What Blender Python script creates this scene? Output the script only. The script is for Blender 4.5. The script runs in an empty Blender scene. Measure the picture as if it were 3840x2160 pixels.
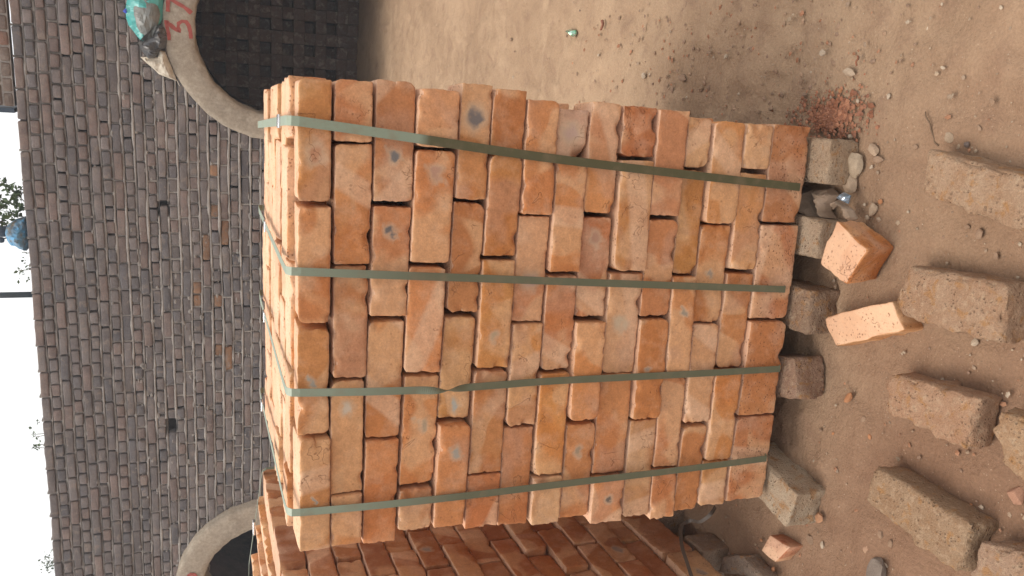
import bpy, bmesh, math, random
import numpy as np
from mathutils import Vector, Matrix

random.seed(7)
scn = bpy.context.scene
COL = scn.collection
R = math.radians

# ------------------------------------------------------------------ camera
# metres; x along the face of the front brick pack, y away from the viewer, ground at z = 0
G = -1.29                                  # solved with the pack top at z = 0, everything is lifted by -G
F, CX, CY, CZ, YAW, PITCH, ROLL = 3047.6, .8645, -1.6023, .1505, -.1967, .359, -.0206
cy_, sy_, cp_, sp_ = math.cos(YAW), math.sin(YAW), math.cos(PITCH), math.sin(PITCH)
fwd = np.array([sy_ * cp_, cy_ * cp_, -sp_]); rgt = np.array([cy_, -sy_, 0]); upv = np.cross(rgt, fwd)
cr_, sr_ = math.cos(ROLL), math.sin(ROLL)
rgt, upv = cr_ * rgt + sr_ * upv, -sr_ * rgt + cr_ * upv
CAM = np.array([CX, CY, CZ - G])
cd = bpy.data.cameras.new('camera'); cam = bpy.data.objects.new('camera', cd); COL.objects.link(cam)
cd.sensor_width = 36; cd.lens = 36 * F / 3840; cd.clip_start = .02; cd.clip_end = 3000
m = Matrix.Identity(4)                     # phone held upright, picture stored on its side
for i, a in enumerate((-upv, rgt, -fwd)):
    for j in range(3): m[j][i] = a[j]
for j in range(3): m[j][3] = CAM[j]
cam.matrix_world = m; scn.camera = cam

# ------------------------------------------------------------------ light
SUN = Vector((-.36, -.03, .93)).normalized()
w = bpy.data.worlds.new('World'); scn.world = w; w.use_nodes = True
wn = w.node_tree; bg = wn.nodes['Background']
sky = wn.nodes.new('ShaderNodeTexSky'); sky.sky_type = 'NISHITA'; sky.sun_disc = False
sky.sun_elevation = math.asin(SUN.z); sky.sun_rotation = math.atan2(SUN.x, SUN.y)
sky.air_density = 1.0; sky.dust_density = 3.0; sky.ozone_density = 1.0
hz = wn.nodes.new('ShaderNodeMix'); hz.data_type = 'RGBA'      # thin white overcast over the clear sky
wn.links.new(sky.outputs[0], hz.inputs[6]); hz.inputs[7].default_value = (7.7, 7.5, 7.2, 1); hz.inputs[0].default_value = .8
wn.links.new(hz.outputs[2], bg.inputs[0]); bg.inputs[1].default_value = .15
sd = bpy.data.lights.new('sun', 'SUN'); sd.energy = 2.3; sd.angle = R(40); sd.color = (1, .93, .84)
so = bpy.data.objects.new('sun', sd); COL.objects.link(so)
so.rotation_euler = SUN.to_track_quat('Z', 'Y').to_euler(); so.location = (0, 0, 6)
vs = scn.view_settings; vs.view_transform = 'Standard'; vs.look = 'None'; vs.exposure = .33; vs.gamma = 1
vs.use_curve_mapping = False

# ------------------------------------------------------------------ measuring helpers
def ray(X, Y):
    v = (2160 - Y - 1080) / F * rgt - (X - 1920) / F * upv + fwd
    return v
def hit(X, Y, axis, k):
    d = ray(X, Y); t = (k - CAM[axis]) / d[axis]; return CAM + t * d
def on_ground(X, Y, h=0.0): return hit(X, Y, 2, h)
def T(ox, oy, s=2.0127): return lambda a, b: (ox + a / s, oy + b / s)
t7, t9, t10, t11, t12 = T(1860, 0, 2.0125), T(1860, 1440, 2.0125), T(2820, 0), T(2820, 720), T(2820, 1440)
tn, tr = T(2100, 1850, 2.74), T(2960, 420, 3.018)
WY = -.096
dw = np.array([math.cos(WY), math.sin(WY), 0]); nw = np.array([-math.sin(WY), math.cos(WY), 0]); P0 = np.array([1.4, 5.35, 0.])
def wp(s, z, d=0.0):                       # point on the kiln wall: s along, z up, d out of the wall towards the viewer
    return P0 + s * dw - d * nw + np.array([0, 0, z])
def whit(X, Y, d=0.0):
    r = ray(X, Y); Q = P0 - d * nw; t = ((Q - CAM) @ nw) / (r @ nw); return CAM + t * r

# ------------------------------------------------------------------ numpy noise
def _h(ix, iy, iz, seed):
    n = (ix * 374761393 + iy * 668265263 + iz * 2147483647 + seed * 1274126177) & 0xffffffff
    n = ((n ^ (n >> 13)) * 1274126177) & 0xffffffff
    n = ((n ^ (n >> 16)) * 2246822519) & 0xffffffff
    return ((n ^ (n >> 15)) & 0xffffff) / 16777215.0
def vn(P, seed=0):
    P = np.asarray(P, float) + 1000.0
    i = np.floor(P).astype(np.int64); f = P - i; f = f * f * (3 - 2 * f); o = 0
    for a in (0, 1):
        for b in (0, 1):
            for c in (0, 1):
                wgt = (f[:, 0] if a else 1 - f[:, 0]) * (f[:, 1] if b else 1 - f[:, 1]) * (f[:, 2] if c else 1 - f[:, 2])
                o = o + wgt * _h(i[:, 0] + a, i[:, 1] + b, i[:, 2] + c, seed)
    return o * 2 - 1
def fbm(P, seed=0, o=3):
    s = 0; a = 1; P = np.asarray(P, float)
    for k in range(o): s = s + a * vn(P * 2 ** k, seed + k * 17); a *= .5
    return s

# ------------------------------------------------------------------ object helpers
def tag(o, label=None, cat=None, group=None, kind=None):
    if label: o['label'] = label
    if cat: o['category'] = cat
    if group: o['group'] = group
    if kind: o['kind'] = kind
    return o
def link(o, parent=None):
    COL.objects.link(o)
    if parent is not None: o.parent = parent
    return o
def empty(name, loc, label, cat, group=None):
    o = bpy.data.objects.new(name, None); o.location = loc; o.empty_display_size = .05
    link(o); return tag(o, label, cat, group)
def mesh(name, V, Fc, mat, smooth=True):
    me = bpy.data.meshes.new(name); me.from_pydata([tuple(map(float, v)) for v in V], [], [tuple(f) for f in Fc]); me.update()
    if smooth: me.shade_smooth()
    me.materials.append(mat); return me
def obj(name, V, Fc, mat, parent=None, smooth=True, color=None):
    V = np.asarray(V, float)
    if parent is None:
        c = V.mean(0); c[2] = V[:, 2].min()
    else: c = np.array(parent_world(parent))
    o = bpy.data.objects.new(name, mesh(name, V - c, Fc, mat, smooth)); 
    if parent is None: o.location = c
    if color: o.color = (*color, 1)
    return link(o, parent)
def parent_world(p):
    l = Vector((0, 0, 0))
    while p is not None: l = l + p.location; p = p.parent
    return l

def box_grid(L, D, H, nL, nD, nH, r):
    """rounded box as one welded grid; returns verts, faces"""
    def ax(h, n):
        if n <= 2: return [-h, h]
        inner = list(np.linspace(-h + r, h - r, max(2, n - 4)))
        return [-h, -h + r * .45] + inner + [h - r * .45, h]
    A = [ax(L / 2, nL), ax(D / 2, nD), ax(H / 2, nH)]
    V = {}; P = []; Fc = []
    def vid(i, j, k):
        key = (i, j, k)
        if key not in V: V[key] = len(P); P.append((A[0][i], A[1][j], A[2][k]))
        return V[key]
    n = [len(a) for a in A]
    for i in range(n[0] - 1):
        for k in range(n[2] - 1):
            Fc.append((vid(i, 0, k), vid(i + 1, 0, k), vid(i + 1, 0, k + 1), vid(i, 0, k + 1)))
            j = n[1] - 1; Fc.append((vid(i, j, k), vid(i, j, k + 1), vid(i + 1, j, k + 1), vid(i + 1, j, k)))
        for j in range(n[1] - 1):
            Fc.append((vid(i, j, 0), vid(i, j + 1, 0), vid(i + 1, j + 1, 0), vid(i + 1, j, 0)))
            k = n[2] - 1; Fc.append((vid(i, j, k), vid(i + 1, j, k), vid(i + 1, j + 1, k), vid(i, j + 1, k)))
    for j in range(n[1] - 1):
        for k in range(n[2] - 1):
            Fc.append((vid(0, j, k), vid(0, j, k + 1), vid(0, j + 1, k + 1), vid(0, j + 1, k)))
            i = n[0] - 1; Fc.append((vid(i, j, k), vid(i, j + 1, k), vid(i, j + 1, k + 1), vid(i, j, k + 1)))
    P = np.array(P); hh = np.array([L, D, H]) / 2
    Q = np.clip(P, -(hh - r), hh - r); d = P - Q; ln = np.linalg.norm(d, axis=1)
    k = ln > 1e-9
    P[k] = Q[k] + d[k] / ln[k, None] * r
    return P, Fc

def rough_brick(L, D, H, seed, n=(15, 7, 8), r=.006, amp=.0016, chips=5, chipr=(.008, .02), corner=.38):
    rs = np.random.RandomState(seed)
    P, Fc = box_grid(L, D, H, *n, r)
    N = P / np.linalg.norm(P, axis=1)[:, None]
    hh = np.array([L, D, H]) / 2
    for c in range(chips):                 # broken edges and corners
        e = rs.randint(0, 4)
        q = (rs.rand(3) * 2 - 1) * hh
        q[1] = -hh[1] if rs.rand() < .8 else hh[1]
        if e < 3: q[2] = hh[2] * rs.choice((-1, 1))
        else: q[0] = hh[0] * rs.choice((-1, 1))
        R_ = rs.uniform(*chipr); d = np.linalg.norm((P - q) * np.array([.7, 1, 1]), axis=1); k = d < R_
        P[k] -= np.sign(P[k]) * np.minimum(np.abs(P[k]), ((R_ - d[k]) * .55)[:, None] * np.array([.35, 1, 1]))
    for sx in (-1, 1):                     # worn, rounded corners of the stretcher face
        for sz in (-1, 1):
            if rs.rand() < corner:
                Rr = rs.uniform(.007, .022); q = np.array([sx * (hh[0] - Rr), sz * (hh[2] - Rr)])
                d = P[:, [0, 2]] - q; ins = (d[:, 0] * sx > 0) & (d[:, 1] * sz > 0); ln = np.linalg.norm(d, axis=1); kk = ins & (ln > Rr)
                wy = np.clip((-P[kk, 1] + hh[1] * .6) / hh[1], .15, 1)
                tgt = q + d[kk] / ln[kk, None] * Rr; P[kk, 0] += (tgt[:, 0] - P[kk, 0]) * wy; P[kk, 2] += (tgt[:, 1] - P[kk, 2]) * wy
    edge = 1 - np.clip(np.sort(np.abs(np.abs(P) - hh), axis=1)[:, 1] / .007, 0, 1)
    nz = fbm(P * 55, seed, 3) * amp * .7 + (fbm(P * 190, seed + 2, 2) * .0022 - np.clip(vn(P * 85, seed + 8) - .05, 0, 1) * .0055) * edge
    P = P + N * nz[:, None] + np.stack([vn(P * 20, seed + 5), vn(P * 20, seed + 6), vn(P * 14, seed + 7)], 1) * .0009
    return P, Fc

# ------------------------------------------------------------------ materials
def new_mat(name):
    m = bpy.data.materials.new(name); m.use_nodes = True; nt = m.node_tree
    return m, nt, nt.nodes['Principled BSDF']
class NB:
    def __init__(s, nt): s.t = nt
    def n(s, typ, **k):
        x = s.t.nodes.new(typ)
        for a, b in k.items():
            if a.startswith('i_'):
                key = a[2:]; key = int(key) if key.isdigit() else key.replace('_', ' ')
                x.inputs[key].default_value = b
            else: setattr(x, a, b)
        return x
    def l(s, a, b): s.t.links.new(a, b)
    def noise(s, co, scale, detail=3, rough=.55, dist=0):
        x = s.n('ShaderNodeTexNoise', i_Scale=scale, i_Detail=detail, i_Roughness=rough, i_Distortion=dist); s.l(co, x.inputs['Vector']); return x.outputs[0]
    def ramp(s, fac, stops):
        x = s.n('ShaderNodeValToRGB'); e = x.color_ramp.elements
        while len(e) < len(stops): e.new(.5)
        for a, (p, c) in zip(e, stops): a.position = p; a.color = (c, c, c, 1) if not hasattr(c, '__len__') else (*c, 1)
        s.l(fac, x.inputs[0]); return x.outputs[0]
    def mix(s, fac, a, b, mode='MIX'):
        x = s.n('ShaderNodeMix', data_type='RGBA', blend_type=mode)
        for k, v in ((0, fac), (6, a), (7, b)):
            if hasattr(v, 'is_output'): s.l(v, x.inputs[k])
            elif k == 0: x.inputs[0].default_value = v
            else: x.inputs[k].default_value = (*v, 1)
        return x.outputs[2]
    def math(s, op, a, b=0.0, c=None):
        x = s.n('ShaderNodeMath', operation=op)
        for k, v in enumerate((a, b, c)):
            if v is None: continue
            if hasattr(v, 'is_output'): s.l(v, x.inputs[k])
            else: x.inputs[k].default_value = v
        return x.outputs[0]
    def bump(s, h, strength, dist, prev=None):
        x = s.n('ShaderNodeBump', i_Strength=strength, i_Distance=dist); s.l(h, x.inputs['Height'])
        if prev is not None: s.l(prev, x.inputs['Normal'])
        return x.outputs[0]

def brick_material():
    m, nt, P = new_mat('fired_brick'); b = NB(nt)
    tc = b.n('ShaderNodeTexCoord'); oi = b.n('ShaderNodeObjectInfo')
    off = b.n('ShaderNodeCombineXYZ'); r7 = b.math('MULTIPLY', oi.outputs['Random'], 37.0)
    b.l(r7, off.inputs[0]); b.l(b.math('MULTIPLY', oi.outputs['Random'], 91.0), off.inputs[2])
    va = b.n('ShaderNodeVectorMath', operation='ADD'); b.l(tc.outputs['Object'], va.inputs[0]); b.l(off.outputs[0], va.inputs[1])
    co = va.outputs[0]
    base = oi.outputs['Color']
    # hue drift between bricks and kiln-flash zones inside one brick
    flash = b.ramp(b.noise(co, 7, 1, .4, .6), [(.48, 0), (.515, 1)])
    pale = b.mix(.62, base, (.66, .41, .23))
    deep = b.mix(1, base, (.92, .80, .70), 'MULTIPLY')
    c = b.mix(b.math('MULTIPLY', flash, .8), base, pale)
    zone2 = b.ramp(b.noise(co, 5.0, 2, .5, .3), [(.52, 0), (.57, 1)])
    c = b.mix(b.math('MULTIPLY', zone2, .85), c, deep)
    c = b.mix(b.math('MULTIPLY', b.ramp(b.noise(co, 6.3, 2, .5, .5), [(.56, 0), (.64, 1)]), .4), c, (.47, .27, .18))
    # diagonal pale band, the print of the brick that lay across it
    mp = b.n('ShaderNodeMapping'); ang_ = b.n('ShaderNodeCombineXYZ'); b.l(b.math('MULTIPLY', b.math('FRACT', b.math('MULTIPLY', oi.outputs['Random'], 13.7)), 3.1), ang_.inputs[1]); b.l(ang_.outputs[0], mp.inputs['Rotation']); b.l(co, mp.inputs[0])
    wv = b.n('ShaderNodeTexWave', i_Scale=1.9, i_Distortion=1.1, i_Detail=1.0); b.l(mp.outputs[0], wv.inputs[0])
    band = b.math('MULTIPLY', b.ramp(wv.outputs[0], [(.76, 0), (.88, 1)]), b.math('GREATER_THAN', b.math('FRACT', b.math('MULTIPLY', oi.outputs['Random'], 7.3)), .55))
    c = b.mix(b.math('MULTIPLY', band, .6), c, (.66, .42, .27))
    dust_or_reflection = b.ramp(b.noise(co, 16, 5, .65), [(.5, 0), (.78, 1)])
    c = b.mix(b.math('MULTIPLY', dust_or_reflection, .45), c, (.66, .45, .31))
    mot = b.ramp(b.noise(co, 60, 5, .75), [(.3, .84), (.7, 1.12)])
    c = b.mix(1, c, mot, 'MULTIPLY')
    c = b.mix(1, c, b.ramp(b.noise(co, 210, 3, .7), [(.3, .88), (.7, 1.10)]), 'MULTIPLY')
    vg = b.n('ShaderNodeTexVoronoi', i_Scale=60.0); b.l(co, vg.inputs['Vector'])
    c = b.mix(b.math('MULTIPLY', b.math('MULTIPLY', b.ramp(vg.outputs['Distance'], [(.10, 1), (.2, 0)]), b.ramp(b.noise(co, 20, 2), [(.5, 0), (.56, 1)])), .4), c, (.25, .10, .045))
    # grey reduction spot, placed per brick through object properties
    at = b.n('ShaderNodeAttribute', attribute_type='OBJECT', attribute_name='spot')
    sp = b.n('ShaderNodeSeparateXYZ'); b.l(at.outputs['Vector'], sp.inputs[0])
    ob = b.n('ShaderNodeSeparateXYZ'); b.l(tc.outputs['Object'], ob.inputs[0])
    wob = b.math('MULTIPLY_ADD', b.noise(co, 32, 3), .044, -.022)
    dx = b.math('ADD', b.math('SUBTRACT', ob.outputs[0], sp.outputs[0]), wob)
    dz = b.math('ADD', b.math('SUBTRACT', ob.outputs[2], sp.outputs[1]), wob)
    dd = b.math('SQRT', b.math('ADD', b.math('MULTIPLY', dx, dx), b.math('MULTIPLY', b.math('MULTIPLY', dz, dz), 1.3)))
    rel = b.math('DIVIDE', dd, b.math('MAXIMUM', sp.outputs[2], .0001))
    ok = b.math('GREATER_THAN', sp.outputs[2], .0005)
    halo = b.math('MULTIPLY', b.ramp(rel, [(.55, 1), (1.0, 0)]), ok)
    core = b.math('MULTIPLY', b.ramp(rel, [(.3, 1), (.62, 0)]), ok)
    at2 = b.n('ShaderNodeAttribute', attribute_type='OBJECT', attribute_name='spot_colour')
    c = b.mix(b.math('MULTIPLY', halo, .6), c, (.50, .38, .27))
    c = b.mix(b.math('MULTIPLY', core, .85), c, at2.outputs['Color'])
    # pits of the wire-cut bed faces
    geo = b.n('ShaderNodeNewGeometry')
    vr = b.n('ShaderNodeTexVoronoi', i_Scale=130.0, i_Randomness=1.0); b.l(co, vr.inputs['Vector'])
    pit = b.ramp(vr.outputs['Distance'], [(.18, 1), (.34, 0)])
    pmask = b.ramp(b.noise(co, 45, 2), [(.42, 0), (.6, 1)])
    pa = b.n('ShaderNodeAttribute', attribute_type='OBJECT', attribute_name='pitted')
    nz = b.n('ShaderNodeSeparateXYZ'); tn_ = b.n('ShaderNodeVectorTransform', vector_type='NORMAL', convert_from='WORLD', convert_to='OBJECT')
    b.l(geo.outputs['Normal'], tn_.inputs[0]); b.l(tn_.outputs[0], nz.inputs[0])
    bed = b.math('GREATER_THAN', b.math('ABSOLUTE', nz.outputs[2]), .7)
    c = b.mix(b.math('MULTIPLY', bed, .5), c, (.72, .50, .36))      # wire-cut bed faces mixed paler
    pk = b.math('MULTIPLY', b.math('MULTIPLY', pit, pmask), b.math('MAXIMUM', b.math('MAXIMUM', bed, pa.outputs['Fac']), .12))
    c = b.mix(b.math('MULTIPLY', pk, .7), c, (.20, .09, .045))
    # hair cracks
    cn = b.math('ABSOLUTE', b.math('SUBTRACT', b.noise(co, 8.0, 4, .62, .5), .5))
    crk = b.math('MULTIPLY', b.ramp(cn, [(.001, 1), (.0045, 0)]), b.ramp(b.noise(co, 10, 2), [(.56, 0), (.62, 1)]))
    c = b.mix(b.math('MULTIPLY', crk, .5), c, (.22, .10, .05))
    arr = b.ramp(geo.outputs['Pointiness'], [(.52, 0), (.60, 1)])
    c = b.mix(b.math('MULTIPLY', b.math('MULTIPLY', arr, b.ramp(b.noise(co, 30, 3), [(.35, .2), (.6, 1)])), .6), c, (.66, .42, .25))
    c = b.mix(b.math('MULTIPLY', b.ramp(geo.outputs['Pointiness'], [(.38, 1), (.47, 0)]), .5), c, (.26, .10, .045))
    b.l(c, P.inputs['Base Color']); P.inputs['Roughness'].default_value = .92; P.inputs['Specular IOR Level'].default_value = .2
    h = b.math('SUBTRACT', b.math('MULTIPLY', b.noise(co, 90, 6, .75), .5), b.math('ADD', b.math('MULTIPLY', pk, .6), b.math('MULTIPLY', crk, .8)))
    b.l(b.bump(h, .7, .003), P.inputs['Normal'])
    return m
MB = brick_material()

def earthy(name, c1, c2, c3, scale, bump=.6, dist=.004, objcol=False, rough=.95, warm=None, vcol=False):
    m, nt, P = new_mat(name); b = NB(nt)
    tc = b.n('ShaderNodeTexCoord'); co = tc.outputs['Object']
    if objcol:
        oi = b.n('ShaderNodeObjectInfo'); off = b.n('ShaderNodeCombineXYZ'); b.l(b.math('MULTIPLY', oi.outputs['Random'], 53.0), off.inputs[0])
        va = b.n('ShaderNodeVectorMath', operation='ADD'); b.l(co, va.inputs[0]); b.l(off.outputs[0], va.inputs[1]); co = va.outputs[0]
        base = oi.outputs['Color']
    elif vcol: base = b.n('ShaderNodeAttribute', attribute_name='Col').outputs['Color']
    else: base = c1
    c = b.mix(b.ramp(b.noise(co, scale, 5, .6), [(.38, 0), (.66, 1)]), base, b.mix(1, base, c2, 'MULTIPLY') if (objcol or vcol) else c2)
    if c3 is not None: c = b.mix(b.math('MULTIPLY', b.ramp(b.noise(co, scale * 4.1, 5, .65), [(.5, 0), (.72, 1)]), .7), c, c3)
    if warm is not None: c = b.mix(b.math('MULTIPLY', b.ramp(b.noise(co, scale * 1.7, 4, .6, .4), [(.55, 0), (.66, 1)]), .75), c, warm)
    mot = b.ramp(b.noise(co, scale * 14, 4, .7), [(.28, .76), (.72, 1.18)])
    c = b.mix(1, c, mot, 'MULTIPLY'); pit = None
    if warm is not None:
        vr = b.n('ShaderNodeTexVoronoi', i_Scale=115.0); b.l(co, vr.inputs['Vector'])
        pit = b.math('MULTIPLY', b.ramp(vr.outputs['Distance'], [(.16, 1), (.34, 0)]), b.ramp(b.noise(co, 36, 3), [(.44, 0), (.6, 1)]))
        c = b.mix(b.math('MULTIPLY', pit, .38), c, (.24, .155, .095))
    b.l(c, P.inputs['Base Color']); P.inputs['Roughness'].default_value = rough; P.inputs['Specular IOR Level'].default_value = .15
    h = b.math('ADD', b.noise(co, scale * 6, 6, .7), b.math('MULTIPLY', b.noise(co, scale * 26, 4, .7), .4))
    if pit is not None: h = b.math('SUBTRACT', h, b.math('MULTIPLY', pit, .6))
    b.l(b.bump(h, bump, dist), P.inputs['Normal']); return m
M_WB = earthy('sooty_brick', None, (.72, .74, .78), (.17, .15, .14), 9, .8, .007, objcol=True, warm=(.25, .205, .175))
M_WBV = earthy('sooty_brick_far', None, (.72, .74, .78), (.17, .15, .14), 9, .8, .007, vcol=True, warm=(.25, .205, .175))
M_MORT = earthy('mud_mortar', (.37, .335, .30), (.26, .235, .215), (.42, .385, .35), 8, .8, .008)
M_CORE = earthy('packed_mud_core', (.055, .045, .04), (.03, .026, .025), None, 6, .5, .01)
M_RING = earthy('arch_plaster', (.40, .335, .26), (.30, .25, .195), (.47, .405, .325), 3.2, .5, .006)
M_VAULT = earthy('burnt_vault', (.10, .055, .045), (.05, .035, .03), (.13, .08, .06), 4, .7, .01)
M_GREY = earthy('dusty_old_brick', None, (.88, .80, .74), (.55, .40, .27), 22, 1.0, .009, objcol=True, warm=(.42, .215, .085))
M_STONE = earthy('dusty_stone', None, (.8, .78, .76), None, 40, .5, .003, objcol=True)
M_GRAVEL = earthy('gravel_bits', None, (.8, .78, .76), None, 30, .4, .003, vcol=True)

def ground_material():
    m, nt, P = new_mat('trodden_dirt'); b = NB(nt)
    co = b.n('ShaderNodeTexCoord').outputs['Object']
    c = b.mix(b.ramp(b.noise(co, 1.1, 4, .55, .6), [(.36, 0), (.64, 1)]), (.40, .272, .175), (.30, .198, .125))
    c = b.mix(b.math('MULTIPLY', b.ramp(b.noise(co, 5.0, 5, .62, .8), [(.48, 0), (.66, 1)]), .55), c, (.45, .315, .205))
    c = b.mix(b.math('MULTIPLY', b.ramp(b.noise(co, 9.0, 5, .6, .4), [(.54, 0), (.70, 1)]), .55), c, (.24, .150, .100))
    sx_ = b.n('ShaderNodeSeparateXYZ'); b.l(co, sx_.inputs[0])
    near_shade = b.math('ADD', b.math('ADD', b.math('MULTIPLY', sx_.outputs[0], -.55), b.math('MULTIPLY', sx_.outputs[1], -.9)), b.math('MULTIPLY', b.noise(co, 1.7, 4, .6, .8), 1.3))
    c = b.mix(b.math('MULTIPLY', b.ramp(near_shade, [(.05, 0), (.95, 1)]), .85), c, b.mix(b.noise(co, 7, 4), (.19, .105, .066), (.28, .165, .105)))  # shade of the near ground painted in as darker, redder dirt
    sp_ = b.n('ShaderNodeTexVoronoi', i_Scale=95.0); b.l(co, sp_.inputs['Vector'])
    c = b.mix(b.math('MULTIPLY', b.math('MULTIPLY', b.ramp(sp_.outputs['Distance'], [(.10, 1), (.2, 0)]), b.ramp(b.noise(co, 12, 3), [(.5, 0), (.6, 1)])), .5), c, (.50, .37, .26))
    mot = b.ramp(b.noise(co, 160, 4, .75), [(.25, .80), (.75, 1.16)])
    c = b.mix(1, c, mot, 'MULTIPLY')
    b.l(c, P.inputs['Base Color']); P.inputs['Roughness'].default_value = .96; P.inputs['Specular IOR Level'].default_value = .12
    h = b.math('ADD', b.math('MULTIPLY', b.noise(co, 14, 6, .62), 1.0), b.math('MULTIPLY', b.noise(co, 120, 5, .75), .22))
    b.l(b.bump(h, .8, .03), P.inputs['Normal']); return m
M_GROUND = ground_material()

def simple(name, col, rough=.5, metal=0, spec=.5, trans=0, var=.15, scale=30, bump=.2, bd=.002, col2=None):
    m, nt, P = new_mat(name); b = NB(nt); co = b.n('ShaderNodeTexCoord').outputs['Object']
    f = b.ramp(b.noise(co, scale, 4, .6), [(.35, 0), (.65, 1)])
    c = b.mix(f, col, col2 or tuple(x * (1 - var * 2) for x in col))
    b.l(c, P.inputs['Base Color']); P.inputs['Roughness'].default_value = rough; P.inputs['Metallic'].default_value = metal
    P.inputs['Specular IOR Level'].default_value = spec; P.inputs['Transmission Weight'].default_value = trans
    b.l(b.bump(b.noise(co, scale * 2, 4, .6), bump, bd), P.inputs['Normal']); return m
M_RED = simple('red_paint', (.40, .10, .08), .8, var=.12, spec=.2)
M_SEAL = simple('steel_seal', (.78, .78, .78), .25, metal=1, var=.08)
M_POLE = simple('grey_steel', (.10, .14, .17), .5, var=.1)
M_TEAL = simple('teal_film', (.06, .36, .34), .3, var=.3, scale=14, col2=(.13, .42, .39))
M_GFILM = simple('grey_film', (.15, .155, .145), .35, var=.3, scale=12, col2=(.24, .24, .22))
M_DARKF = simple('dark_film', (.05, .055, .065), .35, var=.3, scale=25, col2=(.13, .12, .11))
M_SACK = simple('dirty_white_sack', (.62, .56, .46), .8, scale=20, col2=(.42, .36, .28))
M_BLUE = simple('blue_cloth', (.10, .32, .55), .8, scale=16, col2=(.16, .14, .11))
M_BLUEP = simple('blue_plastic', (.06, .10, .55), .35, scale=20)
M_NAVY = simple('dark_sheet', (.03, .05, .08), .6)
M_PAPER = simple('muddy_paper', (.22, .155, .105), .9, scale=18, col2=(.30, .22, .16), bump=.6)
M_FOIL = simple('foil', (.45, .55, .66), .25, metal=.7, scale=40, col2=(.25, .35, .45))
M_FOILG = simple('green_foil', (.55, .65, .6), .2, metal=.8, scale=120, col2=(.10, .40, .20))
M_TWIG = simple('dry_twig', (.16, .10, .06), .9)
M_LEAF = simple('leaf', (.045, .085, .03), .7, scale=12, col2=(.09, .13, .045))
M_STEM = simple('stem', (.13, .10, .06), .9)
M_BARK = simple('bark', (.10, .075, .055), .95, scale=10, bump=.6)
M_DSTRAP = simple('worn_dark_strap', (.095, .075, .06), .6)

def strap_material():
    m, nt, P = new_mat('polyester_strap'); b = NB(nt)
    co = b.n('ShaderNodeTexCoord').outputs['Object']
    at = b.n('ShaderNodeAttribute', attribute_name='dust_or_reflection').outputs['Fac']
    c = b.mix(at, (.235, .285, .215), (.085, .082, .042))  # reflection of bright ground painted into the colour, fading to dark
    c = b.mix(b.math('MULTIPLY', b.ramp(b.noise(co, 30, 5, .65), [(.5, 0), (.7, 1)]), .35), c, (.22, .16, .10))
    b.l(c, P.inputs['Base Color']); P.inputs['Roughness'].default_value = .42; P.inputs['Specular IOR Level'].default_value = .45
    wv = b.n('ShaderNodeTexWave', i_Scale=120.0); b.l(co, wv.inputs[0])
    b.l(b.bump(wv.outputs[0], .15, .0006), P.inputs['Normal']); return m
M_STRAP = strap_material()

# ------------------------------------------------------------------ ground
def axis(*segs):
    a = []
    for lo, hi, st in segs: a += list(np.arange(lo, hi, st))
    return np.array(a + [segs[-1][1]])
gx = axis((-600, -60, 90), (-60, -8, 6), (-8, -2.5, .25), (-2.5, -.6, .04), (-.6, 3, .02), (3, 9, .25), (9, 60, 6), (60, 600, 90))
gy = axis((-600, -60, 90), (-60, -6, 5), (-6, -1.2, .2), (-1.2, .1, .013), (.1, 5.2, .025), (5.2, 8, .12), (8, 60, 6), (60, 600, 90))
X, Y = np.meshgrid(gx, gy); Pg = np.stack([X.ravel(), Y.ravel(), 0 * X.ravel()], 1)
near = np.clip(1 - (np.hypot(Pg[:, 0] - .6, Pg[:, 1] - 2) - 6) / 4, 0, 1)
z = (fbm(Pg * 1.3, 3, 3) * .008 + fbm(Pg * [3.4, 2.2, 1], 9, 3) * .0045
     - np.clip(1 - np.abs(fbm(Pg * 2.6, 21, 2)) * 7, 0, 1) * .010          # trodden ridges and scuffs
     + np.clip(vn(Pg * 11, 31) - .35, 0, 1) * .014 + fbm(Pg * 26, 41, 3) * .0045) * near
z -= np.clip(vn(Pg * [9, 4, 1], 51) - .5, 0, 1) * .018 * near               # scattered footmarks
dq = vn(Pg * [16, 9, 1], 61); z -= np.clip(dq - .38, 0, 1) * .030 * near * np.clip(vn(Pg * 1.6, 66) + .75, 0, 1)   # heel and toe dents
z += np.clip(vn(Pg * [22, 14, 1], 71) - .45, 0, 1) * .016 * near
z -= .004
def g_h(x, y):
    p = np.array([[x, y, 0.]]); return float((fbm(p * 1.3, 3, 3) * .008 + fbm(p * [3.4, 2.2, 1], 9, 3) * .0045)[0]) - .004
nx, ny = len(gx), len(gy)
ii = np.arange(ny - 1)[:, None] * nx + np.arange(nx - 1)[None]
ii = ii.ravel(); Fg = np.stack([ii, ii + 1, ii + nx + 1, ii + nx], 1)
Pg[:, 2] = z
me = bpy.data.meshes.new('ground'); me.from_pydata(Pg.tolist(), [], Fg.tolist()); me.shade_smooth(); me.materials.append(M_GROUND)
go = link(bpy.data.objects.new('ground', me)); tag(go, kind='structure')
go['label'] = 'trodden pale brown dirt yard between the packs and the kiln'

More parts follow.
